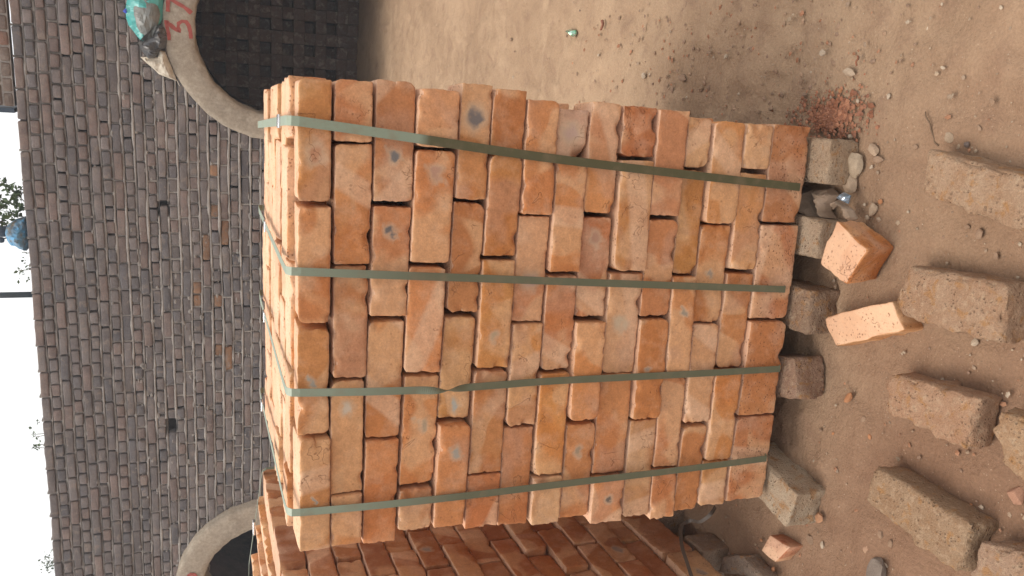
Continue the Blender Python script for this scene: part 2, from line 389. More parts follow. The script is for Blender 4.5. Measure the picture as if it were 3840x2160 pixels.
# ------------------------------------------------------------------ kiln wall
WT = 1.445 - G; CH = .0785
wall = empty('kiln_wall', tuple(P0), 'long dark sooty brick kiln wall with rough mortar and arched openings', 'wall')
A1 = dict(s=.17, z=-.40 - G, ri=(.64, .60), ro=(.83, .825), out=.035)
A2 = dict(s=-4.74, z=-.36 - G, ri=(.55, .585), ro=(.80, .83), out=.10)
def half(a, z, k=.5):
    rx = a['ri'][0] * (1 - k) + a['ro'][0] * k; rz = a['ri'][1] * (1 - k) + a['ro'][1] * k
    if z <= a['z']: return rx
    t = (z - a['z']) / rz
    return rx * math.sqrt(1 - t * t) if t < 1 else -1
def cuts(s0, s1, zt, zb):
    segs = [(s0, s1)]
    for a in (A1, A2):
        h = half(a, zb, .55)
        if h <= 0: continue
        lo, hi = a['s'] - h, a['s'] + h; o = []
        for p, q in segs:
            if q <= lo or p >= hi: o.append((p, q))
            else:
                if p < lo - .03: o.append((p, lo))
                if q > hi + .03: o.append((hi, q))
        segs = o
    return segs
rs = np.random.RandomState(11)
SL, SR = -8.0, 4.2
def wob_z(s, k):
    s = np.atleast_1d(np.asarray(s, float)); o = fbm(np.stack([s * .9, 0 * s + k * .22, 0 * s], 1), 91, 2) * .010 + vn(np.stack([s * 3.1, 0 * s + k * .8, 0 * s], 1), 95) * .003
    return o if len(o) > 1 else float(o[0])
def wall_colour(s, z):
    # soot-dark bricks, redder and more mixed low on the wall
    low = np.clip((1.9 - z) / 1.0, 0, 1)
    g = rs.rand()
    b0 = np.array([.205, .172, .160]) * (0.84 + .34 * rs.rand())
    if g < .18 + .12 * low: b0 = np.array([.160, .143, .142]) * (.9 + .25 * rs.rand())
    elif g < .36 + .12 * low: b0 = np.array([.230, .170, .148]) * (.9 + .25 * rs.rand())
    if low > .3 and s > -2.6 and rs.rand() < .09: b0 = np.array([.28, .155, .09]) * (.85 + .3 * rs.rand())
    if s < -1.5: b0 = b0 * np.array([.97, .99, 1.0])  # haze over the left end painted in as a bluer tint
    return b0
WV = {}
def wall_variant(kind, i):
    key = (kind, i)
    if key not in WV:
        L = 1.0
        P, Fc = box_grid(.21 if kind == 's' else .100, .10, .068, 9 if kind == 's' else 7, 4, 6, .013)
        P = P + np.stack([vn(P * 28, i + 1), vn(P * 22, i + 2), vn(P * 28, i + 3)], 1) * [.0045, .003, .0035]
        P[:, 1] += fbm(P * 60, i, 2) * .0015
        Fc = [f for f in Fc if not all(P[v][1] > .035 for v in f)]
        WV[key] = (P, Fc)
    return WV[key]
wb = []
k = 0; zt = WT
off_s = -.143
while zt > .02:
    zb = zt - CH; st = (k % 2 == 0); pitch = .222 if st else .1112
    s = SL + ((off_s - SL) % .222) - .222 + (rs.rand() * .03 if st else rs.rand() * .1) + (.111 if k % 4 == 2 and st else 0)
    while s < SR:
        pw = pitch * (1 + (rs.rand() - .5) * .06)
        a, b_ = s, s + pw
        hole = k == 12 and ((a < -1.20 < b_) or (a < -3.12 < b_))
        if k == 12 and hole:                # a brick left out: fill the rest of its length
            h0 = -1.185 if a < -1.20 < b_ else -3.09; h1 = h0 - .128
            for p, q in ((a, h1), (h0, b_)):
                if q - p > .03: wb.append((p, q, zt, k, st))
        else:
            for p, q in cuts(a, b_, zt, zb): wb.append((p, q, zt, k, st))
        s += pw
    k += 1; zt = zb
NC = k
mort_V, mort_F = [], []
def add_m(V, Fc):
    o = len(mort_V); mort_V.extend(V); mort_F.extend([tuple(i + o for i in f) for f in Fc])
Rw = np.array([dw, nw, [0, 0, 1]]).T       # local x along wall, local y into the wall
def inview(s, z): return -4.9 < s < .55 and -.40 - G < z
cand = []
stuffV, stuffF, stuffC = [], [], []
for (p, q, zt, k, st) in wb:
    wd = q - p - .012 - rs.rand() * .004
    if wd < .02: continue
    kind = 's' if wd > .15 else 'h'; i = rs.randint(0, 7)
    P, Fc = wall_variant(kind, i)
    sc = np.array([wd / (.21 if kind == 's' else .100), 1, (CH - (.015 if k < 9 else .017) - rs.rand() * .003) / .068 * .97])
    dep = rs.uniform(-.009, .008) + (.006 if k < 8 else 0)
    c = wp((p + q) / 2, zt - CH / 2 + wob_z((p + q) / 2, k), dep - .05) ; rz = rs.uniform(-.025, .025)
    col = wall_colour((p + q) / 2, zt)
    r_ = np.linalg.norm(c - CAM); vis = inview((p + q) / 2, zt)
    cand.append((r_ if vis else 99, P, Fc, sc, c, rz, col, wd))
order = sorted(range(len(cand)), key=lambda i: cand[i][0] / math.sqrt(max(cand[i][7], .05)))
MESHC = {}
for n_, i in enumerate(order):
    r_, P, Fc, sc, c, rz, col, wd = cand[i]
    Rr = np.array([[math.cos(rz), 0, -math.sin(rz)], [0, 1, 0], [math.sin(rz), 0, math.cos(rz)]])
    if n_ < 300:
        key = id(P)
        if key not in MESHC: MESHC[key] = mesh('brick', P, Fc, M_WB)
        o = bpy.data.objects.new('brick', MESHC[key]); o.location = tuple(c - P0); o.scale = tuple(sc)
        o.rotation_euler = (0, -rz, WY); o.color = (*col, 1); link(o, wall)
    else:
        Q = (P * sc) @ Rr.T @ Rw.T + c
        of = len(stuffV); stuffV.extend(Q.tolist()); stuffF.extend([tuple(v + of for v in f) for f in Fc]); stuffC.extend([(*col, 1)] * len(Q))
def joined(name, V, Fc, Cc, mat, parent, smooth=True):
    o = obj(name, V, Fc, mat, parent, smooth)
    ca = o.data.color_attributes.new('Col', 'FLOAT_COLOR', 'POINT'); ca.data.foreach_set('color', np.array(Cc, np.float32).ravel()); return o
o = joined('brickwork', stuffV, stuffF, stuffC, M_WBV, wall); o['kind'] = 'stuff'; o['label'] = 'remaining sooty bricks of the kiln wall'
# bed mortar: ragged strips between courses; recessed high up, squeezed out in ridges low down
for k in range(1, NC):
    z0 = WT - k * CH
    for (a, b_) in cuts(SL, SR, z0 + .01, z0 - .01):
        n = max(2, int((b_ - a) / .022)); ss = np.linspace(a, b_, n)
        Pn = np.stack([ss * 9, 0 * ss + k * 3.1, 0 * ss], 1)
        low = np.clip((k - 6) / 9, 0, 1)
        fr = -.018 + .015 * low + fbm(Pn, 5, 3) * .012 + np.clip(vn(Pn * .35, 77), 0, 1) * .012
        if k in (12, 13):
            inh = (np.abs(ss + 1.249) < .064) | (np.abs(ss + 3.154) < .064); fr = np.where(inh, -.085, fr)
        th = .009 + fbm(Pn * 1.7, 8, 2) * .003
        zz = z0 + .002 + fbm(Pn * .7, 15, 2) * .003 + wob_z(ss, k - .5)
        V = []
        for i in range(n):
            for d, dz in ((-.10, th[i]), (fr[i] - .004, th[i]), (fr[i], 0), (fr[i] - .004, -th[i]), (-.10, -th[i])):
                V.append(wp(ss[i], zz[i] + dz, d))
        Fc = [(i * 5 + j, i * 5 + j + 1, i * 5 + j + 6, i * 5 + j + 5) for i in range(n - 1) for j in range(4)]
        add_m(V, Fc)
for (p, q, zt, k, st) in wb:               # perpends
    if rs.rand() < .12: continue
    d = -.040 + rs.rand() * .022 + (.008 if k > 12 else 0)
    if k == 12 and (abs(p + 1.185) < .15 or abs(p + 3.09) < .15): continue
    V = [wp(p + e, zt - CH * u, dd) for e in (-.008, .008) for u in (0.02, .98) for dd in (d + rs.rand() * .004, -.10)]
    add_m(V, [(0, 2, 6, 4), (0, 1, 3, 2), (4, 6, 7, 5)])
# smeared mortar lumps
for _ in range(420):
    s_ = rs.uniform(-4.9, .4); z_ = rs.uniform(.9, 2.05) if rs.rand() < .8 else rs.uniform(.9, 2.6)
    if s_ > -.9 and z_ > 2.1: continue
    near_arch = abs(math.hypot((s_ - A2['s']) / .95, (z_ - A2['z']) / 1.0) - 1)
    if rs.rand() < .5 and near_arch < .35: pass
    if any(abs(s_ - a['s']) < half(a, z_, .9) for a in (A1, A2)): continue
    if abs(s_ + 1.25) < .12 and abs(z_ - (.47 - G)) < .07: continue
    if abs(s_ + 3.15) < .12 and abs(z_ - (.47 - G)) < .07: continue
    r1, r2 = rs.uniform(.01, .04), rs.uniform(.006, .018); n = 7; V = [wp(s_, z_, .006 + rs.rand() * .004)]
    ph = rs.rand() * 6
    for i in range(n):
        a = ph + i * 6.283 / n; q = .6 + .6 * rs.rand(); V.append(wp(s_ + r1 * q * math.cos(a), z_ + r2 * q * math.sin(a), -.012))
    add_m(V, [(0, 1 + i, 1 + (i + 1) % n) for i in range(n)])
o = obj('mortar', mort_V, mort_F, M_MORT, wall); o['kind'] = 'stuff'; o['label'] = 'rough mud mortar squeezed out between the courses'

def arch_outline(a, k, n=28):
    pts = [(a['s'] - half(a, 0, k), -.05)]
    rx = a['ri'][0] * (1 - k) + a['ro'][0] * k; rz = a['ri'][1] * (1 - k) + a['ro'][1] * k
    pts += [(a['s'] - rx * math.cos(t), a['z'] + rz * math.sin(t)) for t in np.linspace(0, math.pi, n)]
    pts += [(a['s'] + half(a, 0, k), -.05)]; return pts
# solid mud core behind the facing bricks
out = [(SL, -.05)] + arch_outline(A2, .3) + arch_outline(A1, .3) + [(SR, -.05), (SR, WT - .01), (SL, WT - .01)]
bm = bmesh.new(); vf = [bm.verts.new(wp(s, z_, -.10) - P0) for s, z_ in out]; f = bm.faces.new(vf)
ex = bmesh.ops.extrude_face_region(bm, geom=[f]); vv = [e for e in ex['geom'] if isinstance(e, bmesh.types.BMVert)]
bmesh.ops.translate(bm, verts=vv, vec=tuple(nw * .9)); bmesh.ops.triangulate(bm, faces=bm.faces[:])
bmesh.ops.recalc_face_normals(bm, faces=bm.faces[:])
me = bpy.data.meshes.new('wall_core'); bm.to_mesh(me); bm.free(); me.materials.append(M_CORE)
link(bpy.data.objects.new('wall_core', me), wall)

def ring(a, seed, label):
    path = []
    zs = np.linspace(-.05, a['z'], 14)[:-1]
    path += [(-1, zz, None) for zz in zs] + [(0, 0, t) for t in np.linspace(0, math.pi, 56)] + [(1, zz, None) for zz in zs[::-1]]
    prof = [(0, -.55), (0, -.25), (0, -.08), (0, a['out'] - .02), (.06, a['out']), (.3, a['out'] + .002), (.55, a['out'] + .004), (.8, a['out'] + .002), (.96, a['out'] - .004), (1, a['out'] - .02), (1, -.10)]
    V = []
    for side, zz, t in path:
        for (kk, d) in prof:
            rx = a['ri'][0] * (1 - kk) + a['ro'][0] * kk; rz = a['ri'][1] * (1 - kk) + a['ro'][1] * kk
            if t is None: s_, z_ = a['s'] + side * rx, zz
            else: s_, z_ = a['s'] - rx * math.cos(t), a['z'] + rz * math.sin(t)
            V.append((s_, z_, d, kk))
    A = np.array(V); Pn = A[:, :3]
    e = np.where(A[:, 3] < .1, .014, .006)
    rad = np.stack([A[:, 0] - a['s'], np.maximum(A[:, 1] - a['z'], 0)], 1); rad /= np.maximum(np.linalg.norm(rad, axis=1), 1e-6)[:, None]
    nz = fbm(Pn * [14, 14, 6], seed, 3) * e
    A[:, 0] += rad[:, 0] * nz; A[:, 1] += rad[:, 1] * nz; A[:, 2] += fbm(Pn * [7, 7, 0], seed + 9, 3) * .006
    W = [wp(*r[:3]) for r in A]; n = len(prof)
    Fc = [(i * n + j, i * n + j + 1, (i + 1) * n + j + 1, (i + 1) * n + j) for i in range(len(path) - 1) for j in range(n - 1)]
    o = obj('arch_ring', W, Fc, M_RING, wall); o['label'] = label; return o
ring1 = ring(A1, 3, 'plastered arch ring with the red painted number 37')
ring2 = ring(A2, 8, 'plastered arch ring standing proud of the wall at far left')
def ribbon_pts(pts, wdt, nrm, lift=0.0, seed=0, sub=4):
    P = []
    for i in range(len(pts) - 1):
        for t in range(sub): P.append(pts[i] + (pts[i + 1] - pts[i]) * t / sub)
    P.append(pts[-1]); P = np.array(P); n = len(P)
    Tn = np.gradient(P, axis=0); S = np.cross(Tn, nrm); S /= np.linalg.norm(S, axis=1)[:, None]
    wv = wdt / 2 * (1 + .25 * vn(np.stack([np.arange(n) * .6, np.zeros(n), np.zeros(n)], 1), seed))
    V = []
    for i in range(n):
        V += [P[i] - S[i] * wv[i] + nrm * lift, P[i] + S[i] * wv[i] + nrm * lift, P[i] + S[i] * wv[i] - nrm * .003, P[i] - S[i] * wv[i] - nrm * .003]
    Fc = []
    for i in range(n - 1):
        a = i * 4; Fc += [(a + j, a + (j + 1) % 4, a + 4 + (j + 1) % 4, a + 4 + j) for j in range(4)]
    return V, Fc + [(0, 3, 2, 1), ((n - 1) * 4, (n - 1) * 4 + 1, (n - 1) * 4 + 2, (n - 1) * 4 + 3)]
ta = T(450, 0, 2.576); tb = T(450, 1750, 3.22)
def digit(tt, pts, a, wdt, seed, rg):
    Q = [whit(*tt(*p), d=a['out'] + .007) for p in pts]
    V, Fc = ribbon_pts(np.array(Q), wdt, -nw, .002, seed); o = obj('painted_digit', V, Fc, M_RED, rg, False); return o
digit(ta, [(475, 388), (470, 330), (455, 265), (445, 208), (480, 235), (530, 278), (575, 303), (562, 262), (566, 225), (600, 204), (640, 212), (665, 250), (680, 310), (686, 372)], A1, .026, 1, ring1)
digit(ta, [(462, 112), (462, 60), (464, 5), (466, -25), (500, 0), (555, 32), (610, 62), (660, 100), (690, 128)], A1, .028, 2, ring1)
digit(tb, [(822, 1350), (830, 1318), (850, 1302), (880, 1300), (908, 1312), (925, 1345)], A2, .03, 3, ring2)

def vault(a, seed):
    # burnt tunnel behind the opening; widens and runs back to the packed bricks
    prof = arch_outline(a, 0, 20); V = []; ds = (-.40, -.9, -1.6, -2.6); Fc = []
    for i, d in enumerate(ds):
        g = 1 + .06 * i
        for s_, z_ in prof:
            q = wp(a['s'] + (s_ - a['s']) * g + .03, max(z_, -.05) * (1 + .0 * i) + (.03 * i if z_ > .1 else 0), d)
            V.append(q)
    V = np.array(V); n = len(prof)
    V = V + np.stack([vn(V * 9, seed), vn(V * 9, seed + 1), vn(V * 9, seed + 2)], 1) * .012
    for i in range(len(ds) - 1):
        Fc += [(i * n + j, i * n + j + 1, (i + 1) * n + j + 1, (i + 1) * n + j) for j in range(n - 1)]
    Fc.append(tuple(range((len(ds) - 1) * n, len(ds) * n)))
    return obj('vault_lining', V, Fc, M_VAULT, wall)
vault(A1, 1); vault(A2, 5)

# small upper wall at the right end of the kiln top
par = empty('upper_wall', tuple(wp(.9, WT)), 'lighter brick wall with pale mortar rising above the kiln top at far right', 'wall')
PV, PF, PC = [], [], []
for k in range(6):
    z0 = WT + .004 + k * .071; s = -.5 + (.0 if k % 2 else -.005); pw = .112 if k % 2 == 0 else .16
    while s < 3.6:
        L = pw * (1 + rs.uniform(-.05, .05)); P, Fc = wall_variant('h', rs.randint(0, 7))
        o = None
        col = np.array([.20, .15, .12]) * rs.uniform(.85, 1.2) if rs.rand() < .7 else np.array([.26, .15, .11])
        sc = ((L - .012) / .10, 1, .060 / .068); c = wp(s + L / 2, z0 + .035, -.045 + rs.uniform(-.003, .003))
        if s < .75 and k < 4:
            key = id(P); 
            if key not in MESHC: MESHC[key] = mesh('brick', P, Fc, M_WB)
            o = bpy.data.objects.new('brick', MESHC[key]); o.location = tuple(c - np.array(par.location)); o.scale = sc; o.rotation_euler = (0, 0, WY); o.color = (*col, 1); link(o, par)
        else:
            Q = (P * sc) @ Rw.T + c; of = len(PV); PV.extend(Q.tolist()); PF.extend([tuple(v + of for v in f) for f in Fc]); PC.extend([(*col, 1)] * len(Q))
        s += L
o = joined('brickwork', PV, PF, PC, M_WBV, par); o['kind'] = 'stuff'
V = [wp(s_, z_, d) for s_ in (-.495, 3.6) for z_ in (WT + .002, WT + .43) for d in (-.008, -.095)]
obj('mortar', V, [(0, 2, 6, 4), (1, 5, 7, 3), (0, 1, 3, 2), (4, 6, 7, 5), (2, 3, 7, 6), (0, 4, 5, 1)], M_MORT, par, False)
V = [wp(s_, z_, d) for s_ in (-.545, -.512) for z_ in (WT + .006, WT + .55) for d in (.0, -.5)]
o = obj('metal_sheet', V, [(0, 2, 6, 4), (1, 5, 7, 3), (0, 1, 3, 2), (4, 6, 7, 5), (2, 3, 7, 6), (0, 4, 5, 1)], M_NAVY, None, False)
tag(o, 'dark blue sheet edge standing on the kiln top beside the upper wall', 'metal sheet')

# ------------------------------------------------------------------ green bricks stacked inside the kiln opening
inn = empty('stacked_bricks', (1.5, 6.75, 0), 'dark honeycomb stack of bricks set inside the kiln opening', 'brick stack')
ib = [mesh('brick', *box_grid(.1075, .20, .102, 6, 5, 6, .004), M_WB) for _ in range(1)]
cnt = 0
iV, iF, iC = [], [], []
ybase = lambda x: 6.72 - (x - 1.9) * .096
for row in range(16):
    z0 = row * .103
    for c_ in range(-4, 10):
        x0 = 1.975 - .109 * (c_ - .5) ; x = x0 + rs.uniform(-.003, .003)
        if row % 2 == 0 and row > 1 and c_ % 2 == 0: y_in = .16        # every other brick set back: the holes
        else: y_in = 0
        y0 = ybase(x) + rs.uniform(-.012, .012) + .10 + y_in
        col = np.array([.125, .080, .060]) * rs.uniform(.85, 1.1)
        o = bpy.data.objects.new('brick', ib[0]); o.location = (x - 1.5, y0 - 6.75, z0 + .051); o.rotation_euler = (0, 0, WY + rs.uniform(-.02, .02)); o.color = (*col, 1); link(o, inn)
V, Fc = box_grid(2.2, .1, 1.75, 2, 2, 2, .001)
V = V @ Rw.T + np.array([1.5, 7.25, .88])
obj('rear_rows', V, Fc, M_CORE, inn, False)

# ------------------------------------------------------------------ front brick pack
H15 = [0, .080, .156, .235, .315, .388, .467, .542, .618, .695, .782, .859, .926, 1.005, 1.083, 1.200]
PAL = dict(o=(.52, .215, .080), t=(.51, .26, .105), p=(.48, .215, .108), l=(.57, .295, .145), y=(.54, .23, .066), r=(.47, .175, .072), d=(.36, .125, .058), w=(.59, .37, .22), v=(.56, .38, .30))
for k_ in 'otplyrdw': PAL[k_] = tuple(.60 * a + .40 * b_ for a, b_ in zip(PAL[k_], (.53, .25, .105)))
ROWS = [  # display-space joints of each course (right to left) and a colour letter per brick, read off the photograph
 ([195, 510, 820, 1102, 1385], 'tooo', [(1, 0), (1, 0)]),
 ([200, 360, 668, 958, 1245, 1372], 'popwo'),
 ([200, 512, 805, 1107, 1372], 'ppoo'),
 ([222, 375, 666, 945, 1225, 1340], 'looor'),
 ([207, 508, 790, 1064, 1325], 'ooyo'),
 ([222, 380, 653, 931, 1193, 1332], 'ryyor'),
 ([252, 543, 811, 1076, 1324], 'opyr'),
 ([267, 405, 686, 940, 1198, 1321], 'vooyl'),
 ([255, 541, 805, 1063, 1306], 'oryo'),
 ([260, 403, 685, 941, 1194, 1316], 'dyloo'),
 ([273, 546, 801, 1055, 1308], 'prol'),
 ([295, 425, 696, 943, 1179, 1308], 'lyopr'),
 ([305, 565, 816, 1064, 1294], 'ooro'),
 ([306, 432, 686, 928, 1159, 1276], 'lloyo'),
 ([312, 563, 806, 1046, 1260], 'ddod'),
]
XR = [1252, 1403, 1560, 1721, 1845, 1972, 2096, 2218, 2337, 2469, 2585, 2675, 2799, 2907]
XL = [1238, 1362, 1491, 1618, 1740, 1870, 1984, 2098, 2208, 2330, 2434, 2528, 2615, 2712]
bR, bL = [1116] + XR + [3046], [1115] + XL + [2857]
def lerp(a, b, t): return a + (b - a) * t
SPOTS = {(0, 2): (.5, .45, .012, (.34, .33, .29)), (0, 3): (.55, .5, .006, 0), (1, 3): (.25, .5, .022, (.50, .42, .33)), (1, 1): (.75, .5, .0, 0),
 (2, 0): (.62, .5, .020, (.13, .14, .15)), (2, 1): (.25, .5, .019, (.09, .10, .11)), (3, 1): (.2, .55, .024, (.42, .24, .17)), (3, 2): (.5, .5, .0, 0),
 (4, 0): (.30, .5, .034, (.12, .12, .13)), (5, 2): (.68, .45, .018, (.40, .30, .19)), (3, 3): (.45, .6, .018, (.35, .27, .18)),
 (4, 3): (.25, .5, .020, (.34, .33, .29)), (4, 2): (.85, .5, .018, (.36, .37, .34)), (7, 0): (.5, .5, .030, (.48, .33, .27)), (8, 1): (.22, .5, .022, (.40, .22, .15)),
 (9, 2): (.5, .45, .026, (.50, .38, .26)), (11, 2): (.35, .5, .012, (.26, .22, .17)), (8, 4): (.4, .5, .0, 0), (10, 3): (.3, .5, .0, 0),
 (9, 4): (.5, .55, .016, (.10, .09, .08)), (11, 1): (.7, .5, .0, 0), (6, 1): (.6, .5, .03, (.46, .30, .24)), (10, 2): (.5, .4, .012, (.30, .24, .19)),
 (12, 1): (.5, .5, .013, (.30, .24, .19)), (3, 4): (.5, .5, .0, 0), (7, 3): (.5, .5, .0, 0), (8, 3): (.3, .5, .018, (.30, .23, .16)), (0, 0): (.6, .5, .03, (.42, .20, .11))}
pack = empty('brick_pack', (.46, 0, .09), 'large strapped pack of new orange bricks standing in the foreground', 'brick pack')
PB = np.array(pack.location)
def put_brick(parent, base, V, Fc, c, rot, colr, pitted=0, spot=None, spc=None, me=None):
    o = bpy.data.objects.new('brick', me or mesh('brick', V, Fc, MB)); o.location = tuple(np.array(c) - base); o.rotation_euler = rot; o.color = (*colr, 1)
    o['pitted'] = float(pitted); o['spot'] = [float(v) for v in (spot or (0, 0, 0))]; o['spot_colour'] = [float(v) for v in (spc or (.3, .28, .25))]
    return link(o, parent)
def jc(col, a=.1):
    g = rs.uniform(1 - a, 1 + a); return tuple(float(np.clip(v * g * rs.uniform(.97, 1.03), 0, .8)) for v in col)
for r, row in enumerate(ROWS):
    js, cols = row[0], row[1]; n = len(js) - 1
    def edge_x(i, yd):                      # source-pixel x of boundary i at display y
        t = (yd * 1.4907 - 480) / (1960 - 480); return lerp(bR[i], bL[i], t)
    for j in range(n):
        ya, yb = js[j] + 1.5, js[j + 1] - 1.5; ym = (ya + yb) / 2
        q = [hit(edge_x(r + u, yy), yy * 1.4907, 1, 0) for u in (0, 1) for yy in (ya, yb)]
        xr, xl = (q[0][0] + q[2][0]) / 2, (q[1][0] + q[3][0]) / 2
        ztp = (q[0][2] + q[1][2]) / 2; zbt = (q[2][2] + q[3][2]) / 2
        L = abs(xr - xl); Hh = ztp - zbt - .0045; slope = math.atan2((q[0][2] + q[2][2]) - (q[1][2] + q[3][2]), 2 * (xr - xl))
        dep = .106
        rough = r == 9 and j == 0
        full = L > .18; seed = r * 10 + j + 100
        gap = rs.uniform(0, .005) + (rs.uniform(.004, .012) if rs.rand() < .4 and r < 14 else 0)
        V, Fc = rough_brick(L - gap, dep if r < 14 else .073, Hh, seed, (38 if full else 22, 8, 17), rs.uniform(.0025, .005), .0014 if not rough else .0045, rs.randint(2, 7) if not rough else 12, (.005, .015))
        if (r, j) == (7, 0):                # bitten lower-left corner
            k = (V[:, 0] < -.02) & (V[:, 2] < -.0)
            V[k, 1] += .04 * np.clip((-.02 - V[k, 0]) / .03, 0, 1) * np.clip(-V[k, 2] / .03, 0, 1)
        sp, sc_ = None, None
        if (r, j) in SPOTS and SPOTS[(r, j)][2] > 0:
            fx, fz, rr, cc = SPOTS[(r, j)]; sp = (L / 2 - fx * L, Hh * (fz - .5) * -1, rr * 1.15); sc_ = cc if cc else (.3, .29, .26)
        yo = rs.uniform(-.006, .009)
        put_brick(pack, PB, V, Fc, ((xr + xl) / 2, (dep if r < 14 else .073) / 2 + yo, (ztp + zbt) / 2), (rs.uniform(-.05, .03), -slope + rs.uniform(-.006, .006), rs.uniform(-.025, .025)), jc(PAL[cols[j]]), 1.0 if r == 14 or rough else 0, sp, sc_)
# the other outer bricks of the pack share a few shapes
shared = [mesh('brick', *rough_brick(.229, .104, .0745, 900 + i, (16, 8, 9), .004, .0016, 3, (.006, .014)), MB) for i in range(6)]
sharedE = [mesh('brick', *rough_brick(.229, .072, .112, 950 + i, (16, 6, 10), .004, .0016, 3, (.006, .014)), MB) for i in range(3)]
def row_z(r): return -G - (H15[r] + H15[r + 1]) / 2
def side_off(r): return -.026 * r / 14.0, .955 - .035 * r / 14.0      # left and right faces drift with height
hk = [c for c in 'oopyrlt']
for r in range(15):
    x0, x1 = side_off(r); zc = row_z(r) - .003
    for dpt in range(1, 8):
        y = .108 * dpt + .053
        if r == 0:
            # top layer, seen on its wire-cut bed face
            cuts_ = [x0, x0 + .24, x0 + .48, x0 + .715, x1] if dpt % 2 == 0 else [x0, x0 + .12, x0 + .355, x0 + .59, x0 + .83, x1 + .004]
            for a, b_ in zip(cuts_[:-1], cuts_[1:]):
                L = b_ - a - .005; nn_ = (26 if L > .2 else 14, 13, 8)
                V, Fc = rough_brick(L, .103, .0745, 600 + dpt * 9 + int(a * 50), nn_, .004, .0022, 5, (.007, .018))
                put_brick(pack, PB, V, Fc, ((a + b_) / 2 + rs.uniform(-.006, .006), y + rs.uniform(-.003, .003), zc + rs.uniform(-.004, .004) - .002 * (dpt % 3)), (rs.uniform(-.012, .012), rs.uniform(-.01, .01), rs.uniform(-.015, .015)), jc(PAL[hk[rs.randint(0, 7)]]), 1)
        else:
            for side, xe in ((-1, x0), (1, x1)):
                if r == 14:
                    put_brick(pack, PB, None, None, (xe - side * .1145, y - .02, zc + .002), (0, 0, rs.uniform(-.02, .02)), jc(PAL[hk[rs.randint(0, 7)]]), 1, me=sharedE[rs.randint(0, 3)])
                else:
                    half_ = (r + dpt) % 2
                    o = put_brick(pack, PB, None, None, (xe - side * (.1145 + rs.uniform(-.006, .006)), y + rs.uniform(-.003, .003), zc), (rs.uniform(-.01, .01), rs.uniform(-.008, .008), rs.uniform(-.02, .02) + (math.pi if rs.rand() < .5 else 0)), jc(PAL[hk[rs.randint(0, 7)]]), 0, me=shared[rs.randint(0, 6)])
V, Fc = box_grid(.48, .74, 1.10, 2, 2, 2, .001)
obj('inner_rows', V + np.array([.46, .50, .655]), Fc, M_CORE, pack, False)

# straps -----------------------------------------------------------
def strap(name, P, nrm, wdt, parent, dust_or_reflection, twist=None, mat=M_STRAP, thick=.0009):
    P = np.array(P); n = len(P); Tn = np.gradient(P, axis=0); Tn /= np.linalg.norm(Tn, axis=1)[:, None]
    nrm = np.array(nrm, float); nrm /= np.linalg.norm(nrm, axis=1)[:, None]
    S = np.cross(Tn, nrm); S /= np.linalg.norm(S, axis=1)[:, None]; N = np.cross(S, Tn)
    if twist is None: twist = np.zeros(n)
    V = []
    for i in range(n):
        c, s_ = math.cos(twist[i]), math.sin(twist[i]); a = S[i] * c + N[i] * s_; b_ = -S[i] * s_ + N[i] * c
        q = P[i] + N[i] * abs(s_) * (wdt * .5 + .003)
        V += [q - a * wdt / 2 + b_ * thick, q + a * wdt / 2 + b_ * thick, q + a * wdt / 2, q - a * wdt / 2]
    Fc = []
    for i in range(n - 1):
        k = i * 4; Fc += [(k + j, k + (j + 1) % 4, k + 4 + (j + 1) % 4, k + 4 + j) for j in range(4)]
    Fc += [(0, 3, 2, 1), ((n - 1) * 4, (n - 1) * 4 + 1, (n - 1) * 4 + 2, (n - 1) * 4 + 3)]
    o = obj(name, V, Fc, mat, parent, False)
    at = o.data.attributes.new('dust_or_reflection', 'FLOAT', 'POINT'); at.data.foreach_set('value', np.repeat(np.asarray(dust_or_reflection, np.float32), 4)); return o
def catm(K, m_=10):
    K = [np.array(k, float) for k in K]; K = [2 * K[0] - K[1]] + K + [2 * K[-1] - K[-2]]; o = []
    for i in range(1, len(K) - 2):
        for t in np.linspace(0, 1, m_, endpoint=False):
            a, b_, c, d = K[i - 1:i + 3]; o.append(.5 * ((2 * b_) + (-a + c) * t + (2 * a - 5 * b_ + 4 * c - d) * t * t + (-a + 3 * b_ - 3 * c + d) * t ** 3))
    o.append(K[-2]); return np.array(o)
D_ = .868; ZT = -G
STR = [  # (display points down the face, top point at the back edge display, display x where the painted reflection ends)
 ([(745, 304), (900, 326), (1060, 350), (1370, 396), (1700, 436), (2012, 471)], (664, 312), 1066, .08, (702, 305)),
 ([(745, 683), (980, 692), (1200, 700), (1550, 713), (1975, 728)], (656, 532), 900, .5, (667, 552)),
 ([(745, 988), (930, 985), (1110, 979), (1250, 969), (1400, 958), (1700, 943), (1963, 928)], (656, 745), 980, .7, (665, 776)),
 ([(745, 1290), (950, 1271), (1180, 1246), (1450, 1213), (1700, 1183), (1928, 1153)], (654, 975), 1000, .9, (659, 972)),
]
